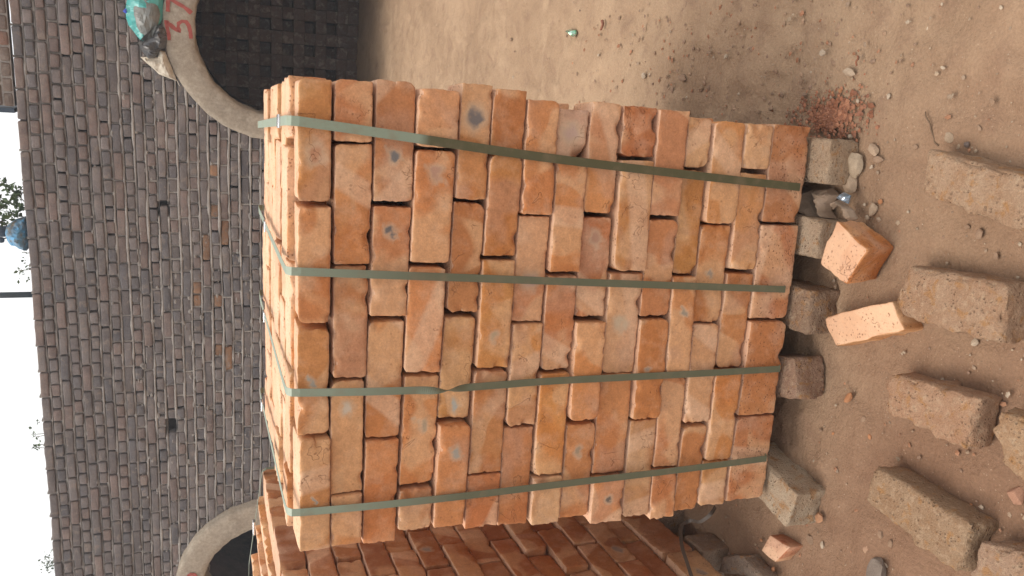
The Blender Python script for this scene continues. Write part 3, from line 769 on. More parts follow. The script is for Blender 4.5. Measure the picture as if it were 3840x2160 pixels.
for si, (fp, tb_, chg, wdh, sealp) in enumerate(STR):
    F3 = [hit(a * 1.4907, b_ * 1.4907, 1, -.0115) for a, b_ in fp]
    fx = catm(F3, 40); xi = F3[0][0]
    tp = hit(tb_[0] * 1.4907, tb_[1] * 1.4907, 2, ZT + .004); 
    dirx = (tp[0] - xi) / max(tp[1], .2); xb = xi + dirx * D_
    xb = min(max(xb, .02), .93)
    # points: up the back, over the top, round the edge, down the face and under
    K, N = [], []
    for z_ in np.linspace(.12, ZT - .03, 8): K.append((xb, D_ + .006, z_)); N.append((0, 1, 0))
    K.append((xb, D_ + .004, ZT - .004)); N.append((0, 1, .7)); K.append((xb, D_ - .004, ZT + .005)); N.append((0, .6, 1))
    for t in np.linspace(0, 1, 16)[1:-1]: K.append((lerp(xb, xi, t), lerp(D_, 0, t), ZT + .007)); N.append((0, 0, 1))
    K.append((xi, .010, ZT + .006)); N.append((0, -.15, 1)); K.append((xi, .001, ZT + .0045)); N.append((0, -.5, 1)); K.append((xi, -.0085, ZT - .003)); N.append((0, -1, .4))
    nf0 = len(K)
    for q in fx[2:]:
        K.append(q); N.append((0, -1, 0))
    K.append((fx[-1][0], .002, fx[-1][2] - .006)); N.append((0, -1, -.6)); K.append((fx[-1][0], .03, fx[-1][2] - .009)); N.append((0, 0, -1)); K.append((fx[-1][0], .2, fx[-1][2] - .009)); N.append((0, 0, -1))
    K = np.array(K)
    # painted reflection: pale mirrored ground on the upper strap, dark colour lower down
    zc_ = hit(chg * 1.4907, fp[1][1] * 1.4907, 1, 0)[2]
    dust_or_reflection = np.clip((zc_ - K[:, 2]) / (.02 if si == 0 else .28) + .5, 0, 1); dust_or_reflection[:nf0] = np.where(K[:nf0, 2] > .9, 0.0, 1) ; dust_or_reflection = dust_or_reflection * (1 if si == 0 else .8)
    tw = np.zeros(len(K))
    if si == 2:
        z0 = hit(1110 * 1.4907, 978 * 1.4907, 1, 0)[2]; tw = math.pi * np.clip((z0 + .07 - K[:, 2]) / .14, 0, 1); tw[:nf0] = 0; tw[-3:] = math.pi
        for i in range(len(K)):
            if i >= nf0: tw[i] = math.pi * (lambda u: u * u * (3 - 2 * u))(min(max((z0 + .06 - K[i][2]) / .12, 0), 1))
    so_ = strap('strap', K, N, .0185 if si == 0 else .0165, pack, dust_or_reflection, tw)
    sp3 = hit(sealp[0] * 1.4907, sealp[1] * 1.4907, 2, ZT + .009); t = sp3[1] / D_; sp3[0] = lerp(xi, xb, t); sp3[2] = ZT + .0095
    ang = math.atan2(-(xb - xi), D_)
    V, Fc = box_grid(.027, .036, .006, 4, 6, 3, .0015)
    ca, sa = math.cos(ang), math.sin(ang); V = V @ np.array([[ca, -sa, 0], [sa, ca, 0], [0, 0, 1]]).T
    obj('seal', V + sp3, Fc, M_SEAL, so_)

# ------------------------------------------------------------------ second pack, to the left
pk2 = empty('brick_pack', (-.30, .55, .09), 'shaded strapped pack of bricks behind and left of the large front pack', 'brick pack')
pk2.rotation_euler = (0, R(1.6), math.pi / 2 + R(0)); pk2.rotation_mode = 'XYZ'
# built in its own frame: x along the visible face (world +y), y into the pack (world -x)
pk2.rotation_euler = (0, 0, math.pi / 2)
pk2.location = (-.318, .04, 0)
PB2 = np.zeros(3); LEN = 1.18
c2 = 'rdrporddrplr'
zt = ZT - .018
hts = [.0757] * 14 + [.112]
for r in range(15):
    Hh = hts[r] - .0055; zc = zt - hts[r] / 2; zt -= hts[r]
    if r < 14:
        cs = [0.0]
        if r % 2: cs.append(.117)
        while cs[-1] < LEN - .16: cs.append(cs[-1] + .235 * rs.uniform(.98, 1.02))
        cs[-1] = min(cs[-1], LEN)
        if LEN - cs[-1] > .06: cs.append(LEN)
    else: cs = list(np.linspace(0, LEN, 6))
    for a, b_ in zip(cs[:-1], cs[1:]):
        L = b_ - a - rs.uniform(.004, .020); dp = .104 if r < 14 else .073
        V, Fc = rough_brick(L, dp, Hh, 300 + r * 11 + int(a * 10), (24 if L > .18 else 14, 6, 11), rs.uniform(.003, .005), .0016, 2, (.006, .013))
        sp = (rs.uniform(-.06, .06), rs.uniform(-.01, .01), .024) if rs.rand() < .18 else None
        key = c2[rs.randint(0, len(c2))] if r < 13 else rs.choice(list('wpr'))
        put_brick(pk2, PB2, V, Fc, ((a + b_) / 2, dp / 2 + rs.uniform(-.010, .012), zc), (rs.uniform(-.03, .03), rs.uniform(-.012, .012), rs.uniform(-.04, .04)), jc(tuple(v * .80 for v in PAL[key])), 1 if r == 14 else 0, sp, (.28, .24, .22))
    if r == 0:
        for dpt in range(1, 9):
            cs2 = [0, .235, .47, .705, .94, LEN] if dpt % 2 else [0, .12, .355, .59, .825, 1.06, LEN]
            for a, b_ in zip(cs2[:-1], cs2[1:]):
                V, Fc = rough_brick(b_ - a - .006, .103, .0745, 1500 + dpt * 20 + int(a * 9), (20, 10, 7), .004, .0022, 5, (.007, .018))
                put_brick(pk2, PB2, V, Fc, ((a + b_) / 2, .053 + .108 * dpt, zc + [0, .010, .022, .033, .036, .034, .032, .03, .03][dpt] + rs.uniform(-.003, .003)), ((-.10 if dpt < 4 else 0) + rs.uniform(-.01, .01), rs.uniform(-.01, .01), rs.uniform(-.015, .015)), jc(PAL[hk[rs.randint(0, 7)]]), 1)
    else:
        for dpt in range(1, 9):
            for end in (0, 1):
                if r == 14 or (end == 1 and r > 6): continue
                put_brick(pk2, PB2, None, None, (.116 if end == 0 else LEN - .116, .053 + .108 * dpt, zc), (0, 0, rs.uniform(-.015, .015)), jc(PAL[hk[rs.randint(0, 7)]]), 0, me=shared[rs.randint(0, 6)])
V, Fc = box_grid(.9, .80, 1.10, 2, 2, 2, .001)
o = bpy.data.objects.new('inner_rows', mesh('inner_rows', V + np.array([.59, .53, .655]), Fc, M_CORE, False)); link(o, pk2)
K, N = [], []
xs = LEN - .06
for t in np.linspace(.52, 0, 10): K.append((xs, .97 * t, ZT - .016 + .048 * min(1, t / .36) - (.03 if t > .5 else 0))); N.append((0, 0, 1))
K.append((xs, -.004, ZT - .018)); N.append((0, -1, .6))
for z_ in np.linspace(ZT - .03, .1, 12): K.append((xs, -.012, z_)); N.append((0, -1, 0))
K = np.array([(-.318 - q[1], .04 + q[0], q[2]) for q in K]); n = len(K)          # pack frame -> world
N = np.array([(-q[1], q[0], q[2]) for q in N])
o = strap('strap', K, N, .0165, None, np.full(n, .6))
o.parent = pk2; o.matrix_parent_inverse = (Matrix.Translation(pk2.location) @ Matrix.Rotation(math.pi / 2, 4, 'Z')).inverted()
V, Fc = box_grid(.048, .028, .008, 6, 4, 3, .0015)
sq = hit(952, 1977, 1, .04 + xs)
o2 = bpy.data.objects.new('seal', mesh('seal', V + np.array(sq) - np.array(o.location), Fc, M_SEAL)); link(o2, o)

# ------------------------------------------------------------------ chunks: broken bricks solved from their corners
def chunk(name, top, bot, mat, label, cat, color, seed, group=None, n=9, amp=.004, rnd=.008, smooth=True):
    """hexahedron with given top and bottom quads (3D), subdivided, rounded and roughened"""
    top = [np.array(p, float) for p in top]; bot = [np.array(p, float) for p in bot]
    V = {}; P = []; Fc = []; ns = (n, max(4, n * 2 // 3), max(4, n * 2 // 3))
    def ax(k):
        return np.array([0, .025, .06] + list(np.linspace(.1, .9, k - 3)) + [.94, .975, 1])
    A = [ax(k) for k in ns]
    def vid(i, j, k):
        if (i, j, k) not in V:
            V[(i, j, k)] = len(P); u, v, w_ = A[0][i], A[1][j], A[2][k]
            t = lambda q: (q[0] * (1 - u) + q[1] * u) * (1 - v) + (q[3] * (1 - u) + q[2] * u) * v
            P.append(np.concatenate([t(bot) * (1 - w_) + t(top) * w_, [u, v, w_]]))
        return V[(i, j, k)]
    N_ = [len(a) for a in A]
    for a in range(3):
        b_, c = (a + 1) % 3, (a + 2) % 3
        for e in (0, N_[a] - 1):
            for i in range(N_[b_] - 1):
                for j in range(N_[c] - 1):
                    idx = []
                    for (p, q) in ((0, 0), (1, 0), (1, 1), (0, 1)):
                        t = [0, 0, 0]; t[a] = e; t[b_] = i + p; t[c] = j + q; idx.append(vid(*t))
                    Fc.append(tuple(idx if e else idx[::-1]))
    A_ = np.array(P); Q = A_[:, :3]; uvw = A_[:, 3:]; cen = Q.mean(0)
    axs = [top[1] - top[0], top[3] - top[0], (top[0] + top[2] - bot[0] - bot[2]) / 2]; dims = np.array([np.linalg.norm(a) for a in axs])
    dist = np.minimum(uvw, 1 - uvw) * dims; sgn = np.where(uvw > .5, 1, -1); rr = rnd * 1.1 + .3 * rnd * vn(Q * 30, seed + 11)
    qk = np.maximum(rr[:, None] - dist, 0); ln_ = np.maximum(np.linalg.norm(qk, axis=1), 1e-6); dl = qk * (np.minimum(rr / ln_, 1) - 1)[:, None] * sgn
    for k_ in range(3): Q = Q + dl[:, k_:k_ + 1] * (axs[k_] / dims[k_])
    corner = np.clip(1 - np.sort(dist, axis=1)[:, 1] / .012, 0, 1)
    N = (Q - cen); N /= np.linalg.norm(N, axis=1)[:, None]
    Q = Q + N * (fbm(Q * 38, seed, 3) * amp * (.6 + 1.2 * corner))[:, None] + N * (np.clip(vn(Q * 38, seed + 3) - .3, 0, 1) * -amp * 1.3 * (corner + .3))[:, None]
    bm = bmesh.new(); vs_ = [bm.verts.new(q) for q in Q]
    for f in Fc: bm.faces.new([vs_[i] for i in f])
    bmesh.ops.recalc_face_normals(bm, faces=bm.faces[:]); me = bpy.data.meshes.new(name)
    c = Q.mean(0); c[2] = Q[:, 2].min(); bmesh.ops.translate(bm, verts=bm.verts[:], vec=tuple(-c)); bm.to_mesh(me); bm.free()
    if smooth: me.shade_smooth()
    me.materials.append(mat); o = bpy.data.objects.new(name, me); o.location = tuple(c); o.color = (*color, 1)
    o['pitted'] = 1.0; o['spot'] = [0., 0., 0.]; o['spot_colour'] = [.3, .3, .3]
    link(o); return tag(o, label, cat, group)
def slab(img, h, label, color, seed, mat=M_GREY, base=-.01, rnd=.014, grow=.004, cat='brick', name='loose_brick', **kw):
    top = [on_ground(*p, h=h) for p in img]; c = sum(top) / 4
    bot = [np.array([*(c + (p - c) * (1 + grow))[:2], base]) for p in top]
    return chunk(name, top, bot, mat, label, cat, color, seed, 'loose bricks lying on the dirt', rnd=rnd, **kw)
GB = (.35, .275, .195)
slab([t10(1318, 1120), t10(2140, 1345), t11(2150, 350), t11(1250, 15)], .068, 'pale dusty brick with orange corner, uppermost along the right edge of the picture', (0.439, 0.294, 0.193), 21, n=26, amp=.006)
slab([t11(1150, 555), t11(1935, 690), t11(1870, 1155), t11(1095, 935)], .068, 'pale dusty brick lying beside the small chipped half brick', (0.428, 0.276, 0.179), 22, n=26, amp=.006)
slab([t11(1025, 1362), t12(1700, 105), t12(1625, 515), t12(985, 205)], .068, 'pale brick with an orange stain, between the dusty brick and the grey streaked brick', (0.45, 0.276, 0.176), 23, n=26, amp=.006)
slab([t12(1860, 205), t12(2500, 420), t12(2500, 960), t12(1850, 610)], .068, 'pale broken brick cut by the right edge, close to the orange stained brick', (0.45, 0.294, 0.179), 24, n=24, amp=.008)
slab([t12(915, 615), t12(1665, 1065), t12(1550, 1450), t12(855, 895)], .068, 'large brown brick with grey burnt patches, lowest but one on the dirt', (.38, .255, .16), 25, n=26, amp=.006)
slab([t12(1720, 1195), t12(2350, 1330), t12(2230, 1900), t12(1640, 1460)], .068, 'pale brick in the bottom right corner of the picture', (0.419, 0.28, 0.193), 26, n=24, amp=.005)
# orange broken halves
tA = [on_ground(*p, h=h) for p, h in ((t11(635, 213), .10), (t11(866, 440), .105), (t11(700, 698), .095), (t11(512, 540), .095))]
bA = [on_ground(*p, h=.0) for p in (t11(850, 222), t11(1083, 415), t11(945, 665), t11(640, 640))]
bA[3] = bA[0] + (bA[2] - bA[1])
chunk('loose_brick', tA, bA, MB, 'orange broken brick half standing on end beside the pack foot', 'brick', (.47, .19, .065), 31, 'loose bricks lying on the dirt', n=12, amp=.003, rnd=.005)
tG = [on_ground(*p, h=h) for p, h in ((t11(538, 945), .05), (t11(1062, 820), .062), (t11(1148, 1045), .055), (t11(618, 1166), .045))]
bG = [np.array([*p[:2], -.01]) for p in tG]
chunk('loose_brick', tG, bG, MB, 'small chipped orange half brick with a grey spot on the dirt', 'brick', (.50, .24, .10), 32, 'loose bricks lying on the dirt', n=12, amp=.004, rnd=.005)
slab([t12(120, 1130), t12(292, 1235), t12(172, 1365), t12(48, 1260)], .045, 'small smooth red brick piece beside the two-toned support brick', (.40, .15, .075), 33, MB, n=8, amp=.002)
# supports under the pack: bricks laid back to front, their ends show
def support(x0, x1, yf, h, label, color, seed, mat=M_GREY, rot=0, ln=.22):
    top = [np.array(p) for p in ((x1, yf, h), (x1 + .004, yf + ln, h), (x0, yf + ln, h), (x0, yf, h))]
    if rot:
        c = np.array([(x0 + x1) / 2, yf, 0]); ca, sa = math.cos(rot), math.sin(rot)
        top = [np.array([c[0] + (p[0] - c[0]) * ca - (p[1] - c[1]) * sa, c[1] + (p[0] - c[0]) * sa + (p[1] - c[1]) * ca, p[2]]) for p in top]
    bot = [np.array([p[0], p[1], -.012]) for p in top]
    return chunk('support_brick', top, bot, mat, label, 'brick', color, seed, 'bricks carrying the front pack off the ground', n=18, amp=.005)
support(.79, .895, -.062, .077, 'pale pitted support brick under the right front corner of the pack', (.46, .34, .235), 41)
support(.612, .705, -.058, .077, 'whitish cracked support brick beside the standing orange half', (.50, .38, .27), 42)
support(.424, .533, -.055, .080, 'brown shaded support brick under the middle of the pack', (.33, .225, .155), 43)
support(.258, .362, -.040, .080, 'tilted reddish support brick left of the brown one', (.36, .23, .16), 44, rot=.25)
support(-.075, .03, -.085, .085, 'two-toned cream and brown support brick under the left front corner', (.50, .39, .28), 45, rot=-.22)
for i, (yy, lab) in enumerate(((.33, 'dusty support brick under the near end of the shaded pack'), (.55, 'dusty support brick further back under the shaded pack'), (.98, 'dusty support brick under the far end of the shaded pack'))):
    top = [np.array(p) for p in ((-.30, yy - .055, .085), (-.30, yy + .055, .085), (-.53, yy + .055, .085), (-.53, yy - .055, .085))]
    if i == 0: top = [p + np.array([-.01, -.02, 0]) for p in top]
    chunk('support_brick', top, [np.array([p[0], p[1], -.012]) for p in top], M_GREY, lab, 'brick', (.38, .28, .21), 51 + i, 'bricks carrying the left pack off the ground', n=9)
slab([tn(1650, 645), tn(1900, 640), tn(2100, 900), tn(1600, 820)], .05, 'grey-brown broken stone by the foot of the shaded pack', (.34, .265, .21), 57, name='stone', cat='stone', n=8, amp=.006)

# ------------------------------------------------------------------ stones
def stone(X, Y, rz, asp=1.0, ang=0.0, col=(.36, .27, .19), label=None, flat=.6, seed=0):
    p = on_ground(X, Y, .006); dist = (p - CAM) @ fwd; r_ = rz / 2.0127 * dist / F
    bm = bmesh.new(); bmesh.ops.create_icosphere(bm, subdivisions=2 if rz < 35 else 3, radius=1)
    Q = np.array([v.co[:] for v in bm.verts])
    Q = Q * (1 + .22 * vn(Q * 1.3 + seed * 3.1, seed) + .10 * vn(Q * 3.1 + seed, seed + 1))[:, None]
    rq = np.random.RandomState(seed * 7 + 1)
    for _ in range(12):
        nn = rq.normal(0, 1, 3); nn /= np.linalg.norm(nn); ov = np.maximum(Q @ nn - rq.uniform(.62, .85), 0); Q = Q - ov[:, None] * nn
    Q *= np.array([r_ * asp, r_, r_ * flat]); ca, sa = math.cos(ang), math.sin(ang); Q = Q @ np.array([[ca, -sa, 0], [sa, ca, 0], [0, 0, 1]]).T
    for v, q in zip(bm.verts, Q): v.co = q
    me = bpy.data.meshes.new('stone'); bm.to_mesh(me); bm.free(); me.materials.append(M_STONE)
    o = bpy.data.objects.new('stone', me); o.location = (p[0], p[1], r_ * flat * .45); o.color = (*col, 1); link(o)
    return tag(o, label or 'small loose stone lying on the trodden dirt', 'stone', 'loose stones on the dirt')
PALE, ORG, BRN, DRK = (.45, .36, .27), (.42, .20, .10), (.30, .20, .135), (.15, .115, .10)
S = [
 (t7(1110, 575), 27, 1.1, .3, PALE, 'white-faced stone midway up the bare dirt right of the pack'),
 (t7(1400, 590), 32, 1.6, 1.3, BRN, 'brown upright lump of clay on the dirt beside the pack'),
 (t7(1150, 558), 12, 1, 0, PALE, None), (t7(1190, 400), 16, 1, 0, BRN, None), (t7(1725, 430), 22, 1.1, 1, PALE, None),
 (t7(1820, 710), 14, 1, 0, PALE, None), (t7(1430, 735), 13, 1, 0, PALE, None), (t7(1815, 405), 13, 1.3, 0, BRN, None), (t7(765, 415), 14, 1, .5, PALE, None),
 (t7(525, 270), 12, 1, 0, BRN, None), (t7(105, 300), 14, 1.8, 1.4, BRN, None), (t7(625, 78), 8, 1, 0, DRK, None), (t7(1595, 395), 14, 2.6, 1.45, BRN, None), (t7(1360, 535), 15, 1.4, 1.3, BRN, None),
 (t10(270, 145), 25, 1, .2, (.38, .28, .19), 'tan stone highest up on the dirt near the top of the picture'),
 (t10(525, 395), 31, 1.1, .8, PALE, 'white-topped round stone between the tan stone and the long flat one'),
 (t10(728, 545), 36, 1.9, 1.45, (.42, .32, .23), 'long flat pale stone shard, largest on the open dirt'),
 (t10(655, 685), 20, 1, 0, ORG, 'small orange brick crumb below the long flat shard'),
 (t10(595, 700), 12, 1.4, .8, ORG, None), (t10(785, 760), 15, 1.7, .9, PALE, None), (t10(1020, 725), 21, 1.2, 0, PALE, None), (t10(1110, 460), 17, 1, 0, BRN, None),
 (t10(1035, 548), 14, 1, 0, BRN, None), (t10(360, 615), 24, 1.2, 0, BRN, None), (t10(730, 1030), 20, 1.3, 1.4, PALE, None), (t10(785, 970), 17, 1, 0, BRN, None),
 (t10(905, 1130), 46, 1.35, .95, (.39, .28, .195), 'pale brown wedge stone leaning on the rubble by the pack corner'),
 (t10(780, 1235), 78, 1.25, .75, (.40, .31, .22), 'large grey-tan angular stone beside the right front support brick'),
 (t10(735, 1392), 72, 1.15, -.2, (.40, .30, .215), 'flat tan stone touching the muddy paper litter'),
 (t10(935, 1200), 30, 1.9, 1.5, BRN, None), (t10(890, 1260), 20, 1, 0, PALE, None), (t10(1700, 965), 20, 1.5, .7, BRN, None), (t10(1480, 1030), 42, 1.2, 0, (.36, .27, .19), 'half buried stone near the twig above the uppermost pale brick'),
 (t10(1610, 1090), 26, 1.3, .6, DRK, 'dark flake of stone by the edge of the uppermost pale brick'), (t10(1225, 1110), 22, 1, 0, BRN, None), (t10(1800, 760), 24, 1.3, .5, BRN, None), (t10(1420, 30), 14, 1, 0, PALE, None), (t10(1430, 510), 13, 2, 1.2, PALE, None),
 (t10(95, 545), 14, 1, 0, BRN, None), (t10(390, 490), 14, 1.6, .6, BRN, None), (t10(665, 440), 10, 1, 0, BRN, None), (t10(130, 820), 20, 1.4, 1.3, BRN, None), (t10(40, 845), 16, 1, 0, BRN, None),
 (t11(905, 130), 46, 1.2, -.7, (.42, .32, .23), 'squarish pale stone between the foil litter and the uppermost pale brick'),
 (t11(955, 75), 24, 1, 0, ORG, 'orange crumb touching the squarish pale stone'), (t11(860, 190), 22, 1, 0, PALE, None), (t11(835, 95), 15, 1.2, 1.5, PALE, None),
 (t11(1710, 320), 34, 1.4, 0, BRN, None), (t11(1615, 265), 24, 1, 0, BRN, None), (t11(1830, 480), 30, 1, .4, BRN, None), (t11(1668, 1135), 34, 1, 0, PALE, None), (t11(1135, 1210), 15, 1, 0, PALE, None), (t11(1165, 150), 14, 1, 0, PALE, None), (t11(610, 710), 12, 1, 0, BRN, None),
 (t12(720, 100), 28, 2.3, -.55, ORG, 'long thin orange brick chip alone on the bare dirt'),
 (t12(500, 1010), 38, 1.2, .3, (.43, .23, .13), 'flat orange flake beside the two-toned support brick'), (t12(880, 400), 20, 1.1, 0, ORG, None), (t12(600, 375), 13, 1.3, -.6, ORG, None), (t12(1640, 915), 15, 1, 0, ORG, None),
 (t12(1990, 845), 66, 1.2, -.3, (.38, .21, .14), 'reddish lump half buried near the right edge of the picture'), (t12(430, 1180), 34, 1.3, .5, BRN, None), (t12(520, 1215), 24, 1.3, 0, PALE, None),
 (t12(860, 1240), 40, 1.2, .4, (.38, .24, .16), 'brown flake above the dark grey stone at the bottom'), (t12(1030, 1205), 25, 1.4, 0, BRN, None), (t12(830, 270), 24, 1.3, -.6, BRN, None), (t12(505, 345), 18, 1, 0, BRN, None), (t12(960, 1140), 28, 1.5, 0, BRN, None),
 (t12(950, 1440), 95, 1.6, -.3, (.23, .19, .16), 'dark grey burnt stone cut by the bottom edge of the picture'),
 (t12(60, 1180), 16, 1, 0, ORG, None), (t12(150, 1400), 22, 1, 0, ORG, None), (t12(620, 160), 11, 1, 0, PALE, None),
]
LM = [(t7(1110, 575), 'the white-faced stone'), (t7(1400, 590), 'the upright brown clay lump'), (t10(270, 145), 'the tan stone high on the dirt'), (t10(525, 395), 'the white-topped round stone'),
 (t10(728, 545), 'the long flat stone shard'), (t7(575, 245), 'the shiny green wrapper'), (t10(1350, 960), 'the curved dark twig'), (t10(905, 1130), 'the pale brown wedge stone'), (t10(1700, 1250), 'the uppermost pale brick'),
 (t11(905, 130), 'the squarish pale stone'), (t11(1500, 850), 'the second pale dusty brick'), (t11(840, 1000), 'the small chipped half brick'), (t12(720, 100), 'the thin orange chip'), (t12(300, 850), 'the two-toned support brick'),
 (t12(1260, 1050), 'the grey streaked brick'), (t12(860, 1240), 'the brown flake'), (t11(780, 450), 'the standing orange half brick')]
CW = {PALE: 'pale', ORG: 'orange', BRN: 'brown', DRK: 'dark'}; key_ = {}
for i, (p, r_, asp, an, c, lab) in enumerate(S):
    if lab: continue
    j = min(range(len(LM)), key=lambda q: math.hypot(LM[q][0][0] - p[0], LM[q][0][1] - p[1])); q = LM[j][0]; dx, dy = p[0] - q[0], p[1] - q[1]
    d = ('right of' if dx > 0 else 'left of') if abs(dx) > abs(dy) else ('below' if dy > 0 else 'above')
    key_.setdefault((CW.get(c, 'brown'), d, j), []).append((math.hypot(dx, dy), i))
ORD = ['nearest', 'second nearest', 'third nearest', 'fourth nearest', 'fifth nearest', 'sixth nearest', 'seventh nearest']
for (cw, d, j), L_ in key_.items():
    L_.sort()
    for n_, (_, i) in enumerate(L_):
        t_ = list(S[i]); sz = 'tiny' if t_[1] < 15 else 'small'
        t_[5] = ('lone ' if len(L_) == 1 else '') + f"{sz} {cw} stone {d} {LM[j][1]}" + ('' if len(L_) == 1 else f", {ORD[n_]}"); S[i] = tuple(t_)
for i, (p, r_, asp, an, c, lab) in enumerate(S): stone(*p, r_, asp, an, c, lab, seed=i + 3)

# gravel and crushed brick: beyond counting
def scatter(name, n, place, size, cols, label, cat, seed):
    rs2 = np.random.RandomState(seed); V, Fc, Cc = [], [], []
    base = np.array([(0, 0, 1), (.9, 0, .1), (.2, .85, .05), (-.8, .5, .1), (-.7, -.6, .05), (.3, -.9, .1), (0, 0, -.6)], float)
    fc = [(0, 1, 2), (0, 2, 3), (0, 3, 4), (0, 4, 5), (0, 5, 1), (6, 2, 1), (6, 3, 2), (6, 4, 3), (6, 5, 4), (6, 1, 5)]
    for i in range(n):
        x, y = place(rs2); s_ = size(rs2); a = rs2.rand() * 6.28; ca, sa = math.cos(a), math.sin(a)
        Q = base * (1 + rs2.uniform(-.3, .3, base.shape)) * np.array([s_ * rs2.uniform(.8, 1.6), s_, s_ * .65]); Q = Q @ np.array([[ca, -sa, 0], [sa, ca, 0], [0, 0, 1]]).T
        Q += np.array([x, y, g_h(x, y) + s_ * .25] if n < 900 else [x, y, s_ * .2 - .002]); o = len(V); V.extend(Q.tolist()); Fc.extend([tuple(k + o for k in f) for f in fc])
        c = np.array(cols[rs2.randint(0, len(cols))]) * rs2.uniform(.8, 1.2); Cc.extend([(*c, 1)] * len(Q))
    o = joined(name, V, Fc, Cc, M_GRAVEL, None, False); tag(o, label, cat, kind='stuff')
def pl(r_):
    while True:
        x = r_.uniform(-.6, 2.6); y = -.75 + 5.5 * r_.rand() ** 2.0
        if -.05 < x < .95 and 0 < y < .85: continue
        if r_.rand() < (1 if y < .6 else .35): return x, y
scatter('gravel', 6500, pl, lambda r_: .0010 + .0055 * r_.rand() ** 5, [(.36, .27, .19), (.30, .20, .14), (.45, .36, .27), (.38, .20, .12), (.33, .24, .17)], 'fine gravel and brick crumbs strewn over the dirt', 'gravel', 5)
def pl2(r_):
    a = r_.rand() * 6.28; q = abs(r_.normal(0, 1)); return .95 + .035 * math.cos(a) * q, .06 + .07 * math.sin(a) * q
scatter('crushed_brick', 1300, lambda r_: (lambda p: (p[0], p[1] - .02))(pl2(r_)), lambda r_: .002 + .006 * r_.rand() ** 3, [(.30, .13, .075), (.36, .17, .10), (.26, .12, .075)], 'red crushed brick crumbs spilled at the right front corner of the pack', 'brick crumbs', 6)
def pl3(r_):
    return r_.uniform(.9, 1.35), r_.uniform(-.1, .9) if r_.rand() < .6 else r_.uniform(.1, 1.6)
scatter('brick_crumbs', 650, pl3, lambda r_: .002 + .007 * r_.rand() ** 3, [(.30, .20, .14), (.36, .24, .16), (.38, .19, .11)], 'brown crumbs along the foot of the pack on its right side', 'brick crumbs', 8)

# ------------------------------------------------------------------ litter: crumpled sheets with bulk
def crumple(name, pts, nrm, bulge, mat, parent=None, seed=0, amp=.3, fr=14, sub=3, back=.004):
    pts = np.array(pts); nrm = np.array(nrm, float); nrm /= np.linalg.norm(nrm)
    bm = bmesh.new(); vs_ = [bm.verts.new(p) for p in pts]; f = bm.faces.new(vs_)
    bmesh.ops.triangulate(bm, faces=[f], quad_method='BEAUTY', ngon_method='BEAUTY')
    for _ in range(sub):
        bmesh.ops.subdivide_edges(bm, edges=bm.edges[:], cuts=1)
        bmesh.ops.triangulate(bm, faces=bm.faces[:])
    bm.verts.ensure_lookup_table(); Q = np.array([v.co[:] for v in bm.verts])
    dmin = np.full(len(Q), 9.)
    for i in range(len(pts)):
        a, b_ = pts[i], pts[(i + 1) % len(pts)]; t = np.clip(((Q - a) @ (b_ - a)) / max((b_ - a) @ (b_ - a), 1e-9), 0, 1)
        dmin = np.minimum(dmin, np.linalg.norm(Q - (a + t[:, None] * (b_ - a)), axis=1))
    sc = dmin.max(); e = np.sqrt(np.clip(dmin / (sc * .8), 0, 1))
    ridge = (1 - np.abs(vn(Q * fr, seed))) * .6 + (1 - np.abs(vn(Q * fr * 2.3, seed + 4))) * .4
    h = bulge * e * (1 - amp + amp * ridge * 1.6)
    top = Q + nrm * h[:, None] + np.stack([vn(Q * fr, seed + i) for i in (7, 8, 9)], 1) * bulge * .10
    Fc = [tuple(v.index for v in f.verts) for f in bm.faces]
    bnd = [tuple(v.index for v in ed.verts) for ed in bm.edges if len(ed.link_faces) == 1]; bm.free()
    n = len(Q); bot = Q - nrm * back
    V = np.concatenate([top, bot]); F2 = Fc + [tuple(i + n for i in f[::-1]) for f in Fc] + [(a, b_, b_ + n, a + n) for a, b_ in bnd]
    bm = bmesh.new(); vv = [bm.verts.new(q) for q in V]
    for f in F2:
        try: bm.faces.new([vv[i] for i in f])
        except ValueError: pass
    bmesh.ops.recalc_face_normals(bm, faces=bm.faces[:]); me = bpy.data.meshes.new(name)
    c = np.array(parent_world(parent)) if parent else np.array([*V.mean(0)[:2], V[:, 2].min()])
    bmesh.ops.translate(bm, verts=bm.verts[:], vec=tuple(-c)); bm.to_mesh(me); bm.free(); me.materials.append(mat)
    o = bpy.data.objects.new(name, me)
    if not parent: o.location = tuple(c)
    return link(o, parent)
t5 = T(460, 0, 4.527); tb3 = T(0, 640, 2.586)
bag = empty('plastic_bag', tuple(whit(*t5(300, 200), d=.05)), 'teal plastic bag with grey folds resting on top of the arch ring', 'plastic bag')
crumple('bag_film', [whit(*t5(*p), d=.015) for p in ((90, -160), (75, 0), (60, 80), (95, 180), (55, 300), (100, 430), (200, 520), (250, 620), (330, 700), (400, 690), (440, 650), (490, 670), (560, 480), (640, 380), (665, 300), (690, 0), (690, -160))], -nw, .07, M_TEAL, bag, 3, .45, 12, 3)
crumple('bag_fold', [whit(*t5(*p), d=.05) for p in ((180, 60), (160, 200), (230, 430), (300, 560), (430, 650), (485, 668), (500, 500), (600, 400), (640, 250), (600, 60), (420, -40), (280, -20))], -nw, .055, M_GFILM, bag, 9, .5, 12, 3)
o = crumple('blue_scrap', [whit(*t5(*p), d=.03) for p in ((0, 190), (60, 120), (95, 150), (85, 240), (30, 215))], -nw, .02, M_BLUEP, None, 2, .4, 30, 2); tag(o, 'tiny bright blue plastic scrap tucked above the teal bag', 'plastic scrap')
